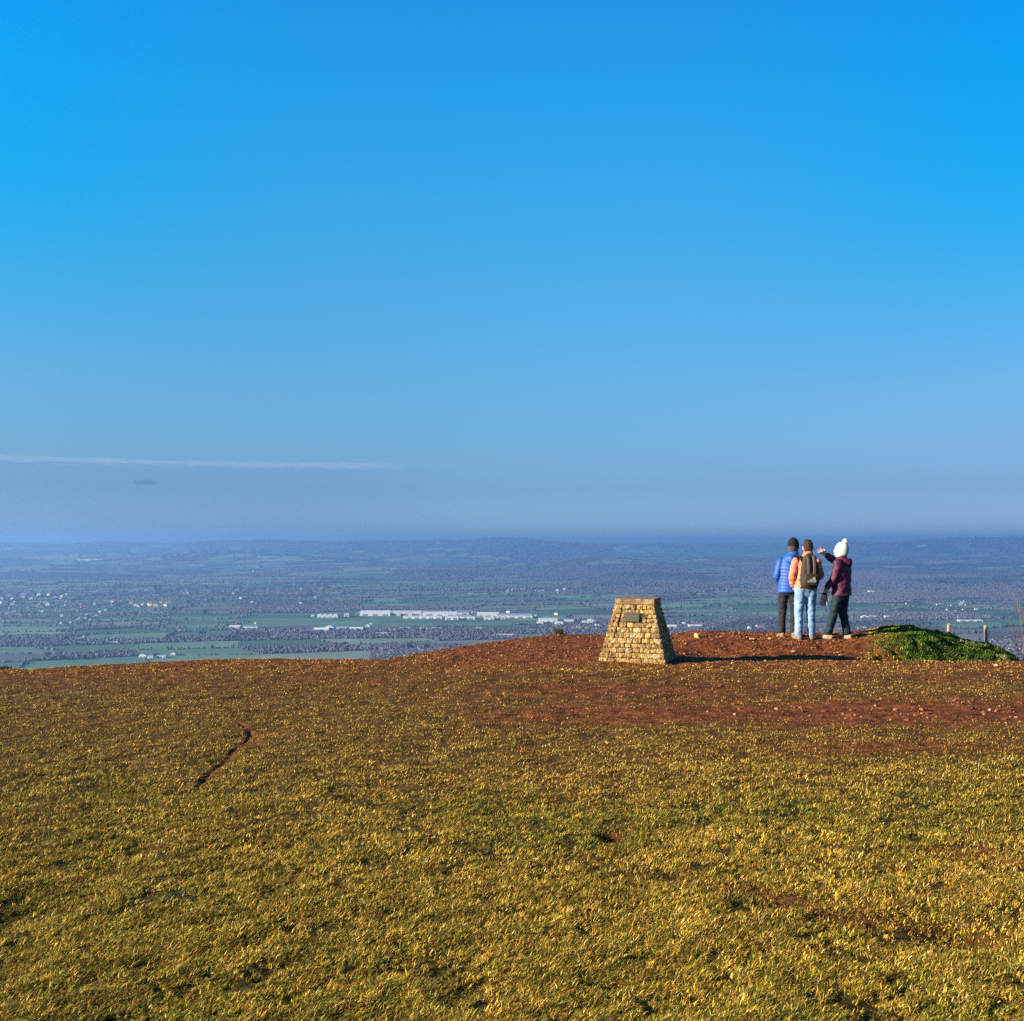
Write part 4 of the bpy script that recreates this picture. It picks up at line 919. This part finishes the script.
# ------------------------------------------------------------------ fence posts beyond the mound
def post(px, ytop, Yd, w, h, tilt, label, seed):
    rr = random.Random(seed)
    X = (px - 512) / F * Yd; zt = EYE - (ytop - HZ) / F * Yd
    zg = float(hill(np.array([X]), np.array([Yd]))[0]); h = max(h, zt - zg + .12)
    bm = bmesh.new(); n = 10; rings = []
    for k in range(15):
        z = -h + h * k / 14; r = w / 2 * (1 - .05 * k / 14)
        rings.append([bm.verts.new((r * math.cos(i * 2 * math.pi / n) * (1 + rr.uniform(-.08, .08)), r * math.sin(i * 2 * math.pi / n) * (1 + rr.uniform(-.08, .08)), z + (rr.uniform(-.012, .012) if k == 14 else 0))) for i in range(n)])
    for a, b in zip(rings[:-1], rings[1:]):
        for i in range(n): bm.faces.new((a[i], a[(i + 1) % n], b[(i + 1) % n], b[i]))
    bm.faces.new(rings[-1]); bm.faces.new(rings[0][::-1])
    bmesh.ops.transform(bm, matrix=Matrix.Translation((0, 0, h)), verts=bm.verts)
    o = bm_obj('fence_post', bm, M_POST); o.location = (X, Yd, zt - h); o.rotation_euler = (tilt * .4, tilt, 0)
    tag(o, label, 'fence post', 'fence posts behind the green mound')
post(948, 624, 19.4, .068, .5, .03, 'shorter weathered wooden post standing nearer the top of the green mound', 3)
post(986.5, 626, 19.6, .068, .6, -.02, 'weathered wooden post standing behind the right slope of the green mound', 4)

# ------------------------------------------------------------------ small plants
M_TWIG = mat('twig', (.20, .115, .085), .9); M_TUFT = mat('dark_tuft', (.055, .05, .02), .9); M_BLEACH = mat('bleached_stem', (.42, .36, .24), .9)
def twig_plant(name, X, Y, zb, h, n, spread, m, label, cat, seed, group=None, thick=.004, levels=2):
    rr = random.Random(seed); bm = bmesh.new()
    def branch(p, d, L, r, lev):
        segs = 4; prev = None
        for s in range(segs + 1):
            rad = r * (1 - .7 * s / segs)
            q = d.orthogonal().normalized(); w = d.cross(q)
            ring = [bm.verts.new(p + (q * math.cos(a) + w * math.sin(a)) * rad) for a in (0, 2.1, 4.2)]
            if prev:
                for i in range(3): bm.faces.new((prev[i], prev[(i + 1) % 3], ring[(i + 1) % 3], ring[i]))
            prev = ring
            if s < segs:
                if lev and s: 
                    for _ in range(2): branch(p.copy(), (d + Vector((rr.gauss(0, .6), rr.gauss(0, .6), rr.gauss(.1, .4)))).normalized(), L * .45, r * .55, lev - 1)
                d = (d + Vector((rr.gauss(0, .13), rr.gauss(0, .13), .04))).normalized(); p = p + d * (L / segs)
    for _ in range(n):
        a = rr.uniform(0, 6.28); k = rr.uniform(0, spread)
        branch(Vector((rr.gauss(0, .05), rr.gauss(0, .05), 0)), Vector((math.cos(a) * k, math.sin(a) * k, 1)).normalized(), h * rr.uniform(.6, 1), thick, levels)
    o = bm_obj(name, bm, m); o.location = (X, Y, zb); tag(o, label, cat, group); return o
def hz(X, Y): return float(hill(np.array([X]), np.array([Y]))[0])
X, Y = (559 - 512) / F * 18.9, 18.9
twig_plant('heather_tuft', X, Y, hz(X, Y) - .01, .15, 60, 1.1, M_TUFT, 'dark scrubby tuft on the crest left of the monument', 'tuft', 3, thick=.006, levels=1)
X, Y = (3 - 512) / F * 14.05, 14.05
twig_plant('heather_tuft', X, Y, hz(X, Y) - .01, .06, 60, 2.4, M_TUFT, 'low dark tuft on the crest at the left edge', 'tuft', 4, thick=.006, levels=1)
X, Y = (1026 - 512) / F * 18.6, 18.6
twig_plant('bare_shrub', X, Y, hz(X, Y) - .05, 1.45, 6, .35, M_TWIG, 'thin bare reddish shrub at the right edge below the mound', 'shrub', 8, thick=.0045)
for k, (px, yb) in enumerate([(955, 18.0), (962, 18.1), (970, 17.9), (979, 18.0), (990, 17.7), (1002, 17.4), (1010, 17.2), (1000, 16.2), (1012, 16.1), (988, 16.1)]):
    X = (px - 512) / F * yb
    twig_plant('dry_weed', X, yb, hz(X, yb) - .02, .05 + .03 * (k % 3), 6, .9, M_BLEACH if k % 2 else M_TWIG, 'bleached dry weed stalks sticking up from the right slope of the mound', 'weed', 20 + k, 'dry weeds on the mound', thick=.003, levels=1)

# ------------------------------------------------------------------ haze, sky, sun, camera
def build_haze():
    bm = bmesh.new(); add_box(bm, -14000, 14000, -3000, 17500, PLAIN - 30, 62)
    m = bpy.data.materials.new('haze'); m.use_nodes = True; nt = m.node_tree; nt.nodes.remove(nt.nodes['Principled BSDF'])
    v = nt.nodes.new('ShaderNodeVolumePrincipled'); v.inputs['Color'].default_value = (*HAZE_COL, 1); v.inputs['Density'].default_value = HAZE_D; v.inputs['Anisotropy'].default_value = .55
    nt.links.new(v.outputs[0], nt.nodes['Material Output'].inputs['Volume'])
    o = bm_obj('haze', bm, m); tag(o, 'blue winter haze lying over the plain', 'haze', kind='stuff')
HAZE_COL = (.30, .575, 1.0); HAZE_D = 1.25e-4
build_haze()

w = bpy.data.worlds.new('World'); scene.world = w; w.use_nodes = True; nt = w.node_tree; N = nt.nodes; L = nt.links
bg = N['Background']; bg.inputs['Strength'].default_value = .05
sky = N.new('ShaderNodeTexSky'); sky.sky_type = 'NISHITA'; sky.sun_disc = False; sky.sun_elevation = SUN_EL; sky.sun_rotation = R(252); sky.altitude = 300; sky.air_density = 1.0; sky.dust_density = .6; sky.ozone_density = 2.0
tc = N.new('ShaderNodeTexCoord'); sep = N.new('ShaderNodeSeparateXYZ'); L.new(tc.outputs['Generated'], sep.inputs[0])
def math_(op, a, b=None, c=None):
    n = N.new('ShaderNodeMath'); n.operation = op
    for i, x in enumerate((a, b, c)):
        if x is None: continue
        if isinstance(x, (int, float)): n.inputs[i].default_value = x
        else: L.new(x, n.inputs[i])
    return n.outputs[0]
def mrange(x, a, b, c=0, d=1, smooth=True):
    n = N.new('ShaderNodeMapRange'); n.interpolation_type = 'SMOOTHSTEP' if smooth else 'LINEAR'; L.new(x, n.inputs[0])
    for i, q in enumerate((a, b, c, d)): n.inputs[1 + i].default_value = q
    return n.outputs[0]
def rgbmix(f, a, b, mode='MIX'):
    n = N.new('ShaderNodeMix'); n.data_type = 'RGBA'; n.blend_type = mode
    for i, x in ((0, f), (6, a), (7, b)):
        if isinstance(x, (int, float)): n.inputs[i].default_value = x
        elif isinstance(x, tuple): n.inputs[i].default_value = (*x, 1)
        else: L.new(x, n.inputs[i])
    return n.outputs[2]
el = sep.outputs['Z']
az = math_('ARCTAN2', sep.outputs['X'], sep.outputs['Y'])
SKY_RAMP = [(p / 2, tuple(v * 2 / 3 * .85 for v in c)) for p, c in [(0.0312, (0.2362, 0.4266, 0.9337)), (0.0995, (0.2101, 0.3513, 0.6723)), (0.177, (0.2446, 0.4227, 0.6477)), (0.2728, (0.2555, 0.5153, 0.7095)), (0.4582, (0.219, 0.6716, 0.861)), (0.6319, (0.1401, 0.7906, 1.0461)), (0.7911, (0.0841, 0.8672, 1.2134)), (0.9343, (0.0696, 0.8468, 1.3034)), (1.3, (.13, .36, .68)), (2.0, (.12, .22, .45))]]
# the clear winter sky grades the sky texture by elevation (air thicker and paler low down); unseen upper stops darkened to weaken shadow fill
cr = N.new('ShaderNodeValToRGB'); L.new(mrange(el, 0, 1.0, 0, 1, False), cr.inputs[0])
E = cr.color_ramp.elements
for i, (p, c) in enumerate(SKY_RAMP):
    e_ = E[i] if i < 2 else E.new(p)
    e_.position = p; e_.color = (*c, 1)
col = rgbmix(1.0, sky.outputs[0], cr.outputs[0], 'MULTIPLY')
# the blue is deepest away from the middle of the view's compass sector (polarised sky)
side = math_('MULTIPLY', mrange(math_('ABSOLUTE', az), .12, .50), mrange(el, .12, .34))
col = rgbmix(side, col, rgbmix(1.0, col, (.18, 1.02, 1.06), 'MULTIPLY'))
col = rgbmix(mrange(az, -.05, .55), col, rgbmix(1.0, col, (.9, .80, .82), 'MULTIPLY'))
dbl = N.new('ShaderNodeVectorMath'); dbl.operation = 'SCALE'; dbl.inputs['Scale'].default_value = 3.0; L.new(col, dbl.inputs[0]); col = dbl.outputs[0]
az = math_('ARCTAN2', sep.outputs['X'], sep.outputs['Y'])
elev = math_('ARCSINE', el)
# thin cloud line on top of the low haze layer, left side; one small grey cloud below it
cmb = N.new('ShaderNodeCombineXYZ'); L.new(math_('MULTIPLY', az, 60.0), cmb.inputs[0]); L.new(math_('MULTIPLY', elev, 420.0), cmb.inputs[1])
nz = N.new('ShaderNodeTexNoise'); nz.inputs['Scale'].default_value = 1.0; nz.inputs['Detail'].default_value = 6; L.new(cmb.outputs[0], nz.inputs['Vector'])
e2 = math_('ADD', elev, math_('MULTIPLY', math_('SUBTRACT', nz.outputs['Fac'], .5), .0095))
ET = .0722
band = math_('MULTIPLY', mrange(e2, ET - .0045, ET + .001), mrange(e2, ET + .0005, ET + .004, 1, 0))
band = math_('MULTIPLY', band, mrange(az, -.15, -.09, 1, 0))
low = math_('MULTIPLY', mrange(e2, ET - .003, ET + .003, 1, 0), mrange(az, -.25, .0, 1, 0))
lowall = mrange(elev, .02, .16, 1, 0)
col = rgbmix(math_('MULTIPLY', low, .45), col, (1.25, 2.3, 4.2))
col = rgbmix(math_('MULTIPLY', band, .5), col, (2.6, 3.7, 5.2))
ca = math_('DIVIDE', math_('SUBTRACT', az, math.atan((145 - 512) / 1024)), .0115)
ce = math_('DIVIDE', math_('SUBTRACT', e2, (541 - 483) / 1024 * .94), .0030)
cd = math_('ADD', math_('MULTIPLY', ca, ca), math_('MULTIPLY', ce, ce))
col = rgbmix(math_('MULTIPLY', mrange(cd, .3, 1.1, 1, 0), .5), col, (.6, 1.45, 3.0))
L.new(col, bg.inputs['Color'])

sl = bpy.data.lights.new('sun', 'SUN'); sl.energy = 5.0; sl.angle = R(.5); sl.color = (1, .86, .68)
so = bpy.data.objects.new('sun', sl); COL.objects.link(so)
dirv = Vector((math.cos(SUN_AZ) * math.cos(SUN_EL), math.sin(SUN_AZ) * math.cos(SUN_EL), -math.sin(SUN_EL)))
so.rotation_euler = dirv.to_track_quat('-Z', 'Y').to_euler(); so.location = (-30, -10, 20)
cam = bpy.data.cameras.new('camera'); co = bpy.data.objects.new('camera', cam); COL.objects.link(co)
co.location = (0, 0, EYE); co.rotation_euler = (R(90), 0, 0); cam.sensor_width = 36; cam.lens = 36; cam.shift_y = (HZ - 510.5) / 1024
cam.clip_start = .1; cam.clip_end = 200000
scene.camera = co
vs = scene.view_settings; vs.view_transform = 'Standard'; vs.look = 'None'; vs.gamma = 1; vs.exposure = 1.5
cy_ = scene.cycles; cy_.use_denoising = False; cy_.max_bounces = 5; cy_.diffuse_bounces = 2; cy_.glossy_bounces = 2; cy_.transmission_bounces = 3; cy_.volume_bounces = 0; cy_.caustics_reflective = False; cy_.caustics_refractive = False
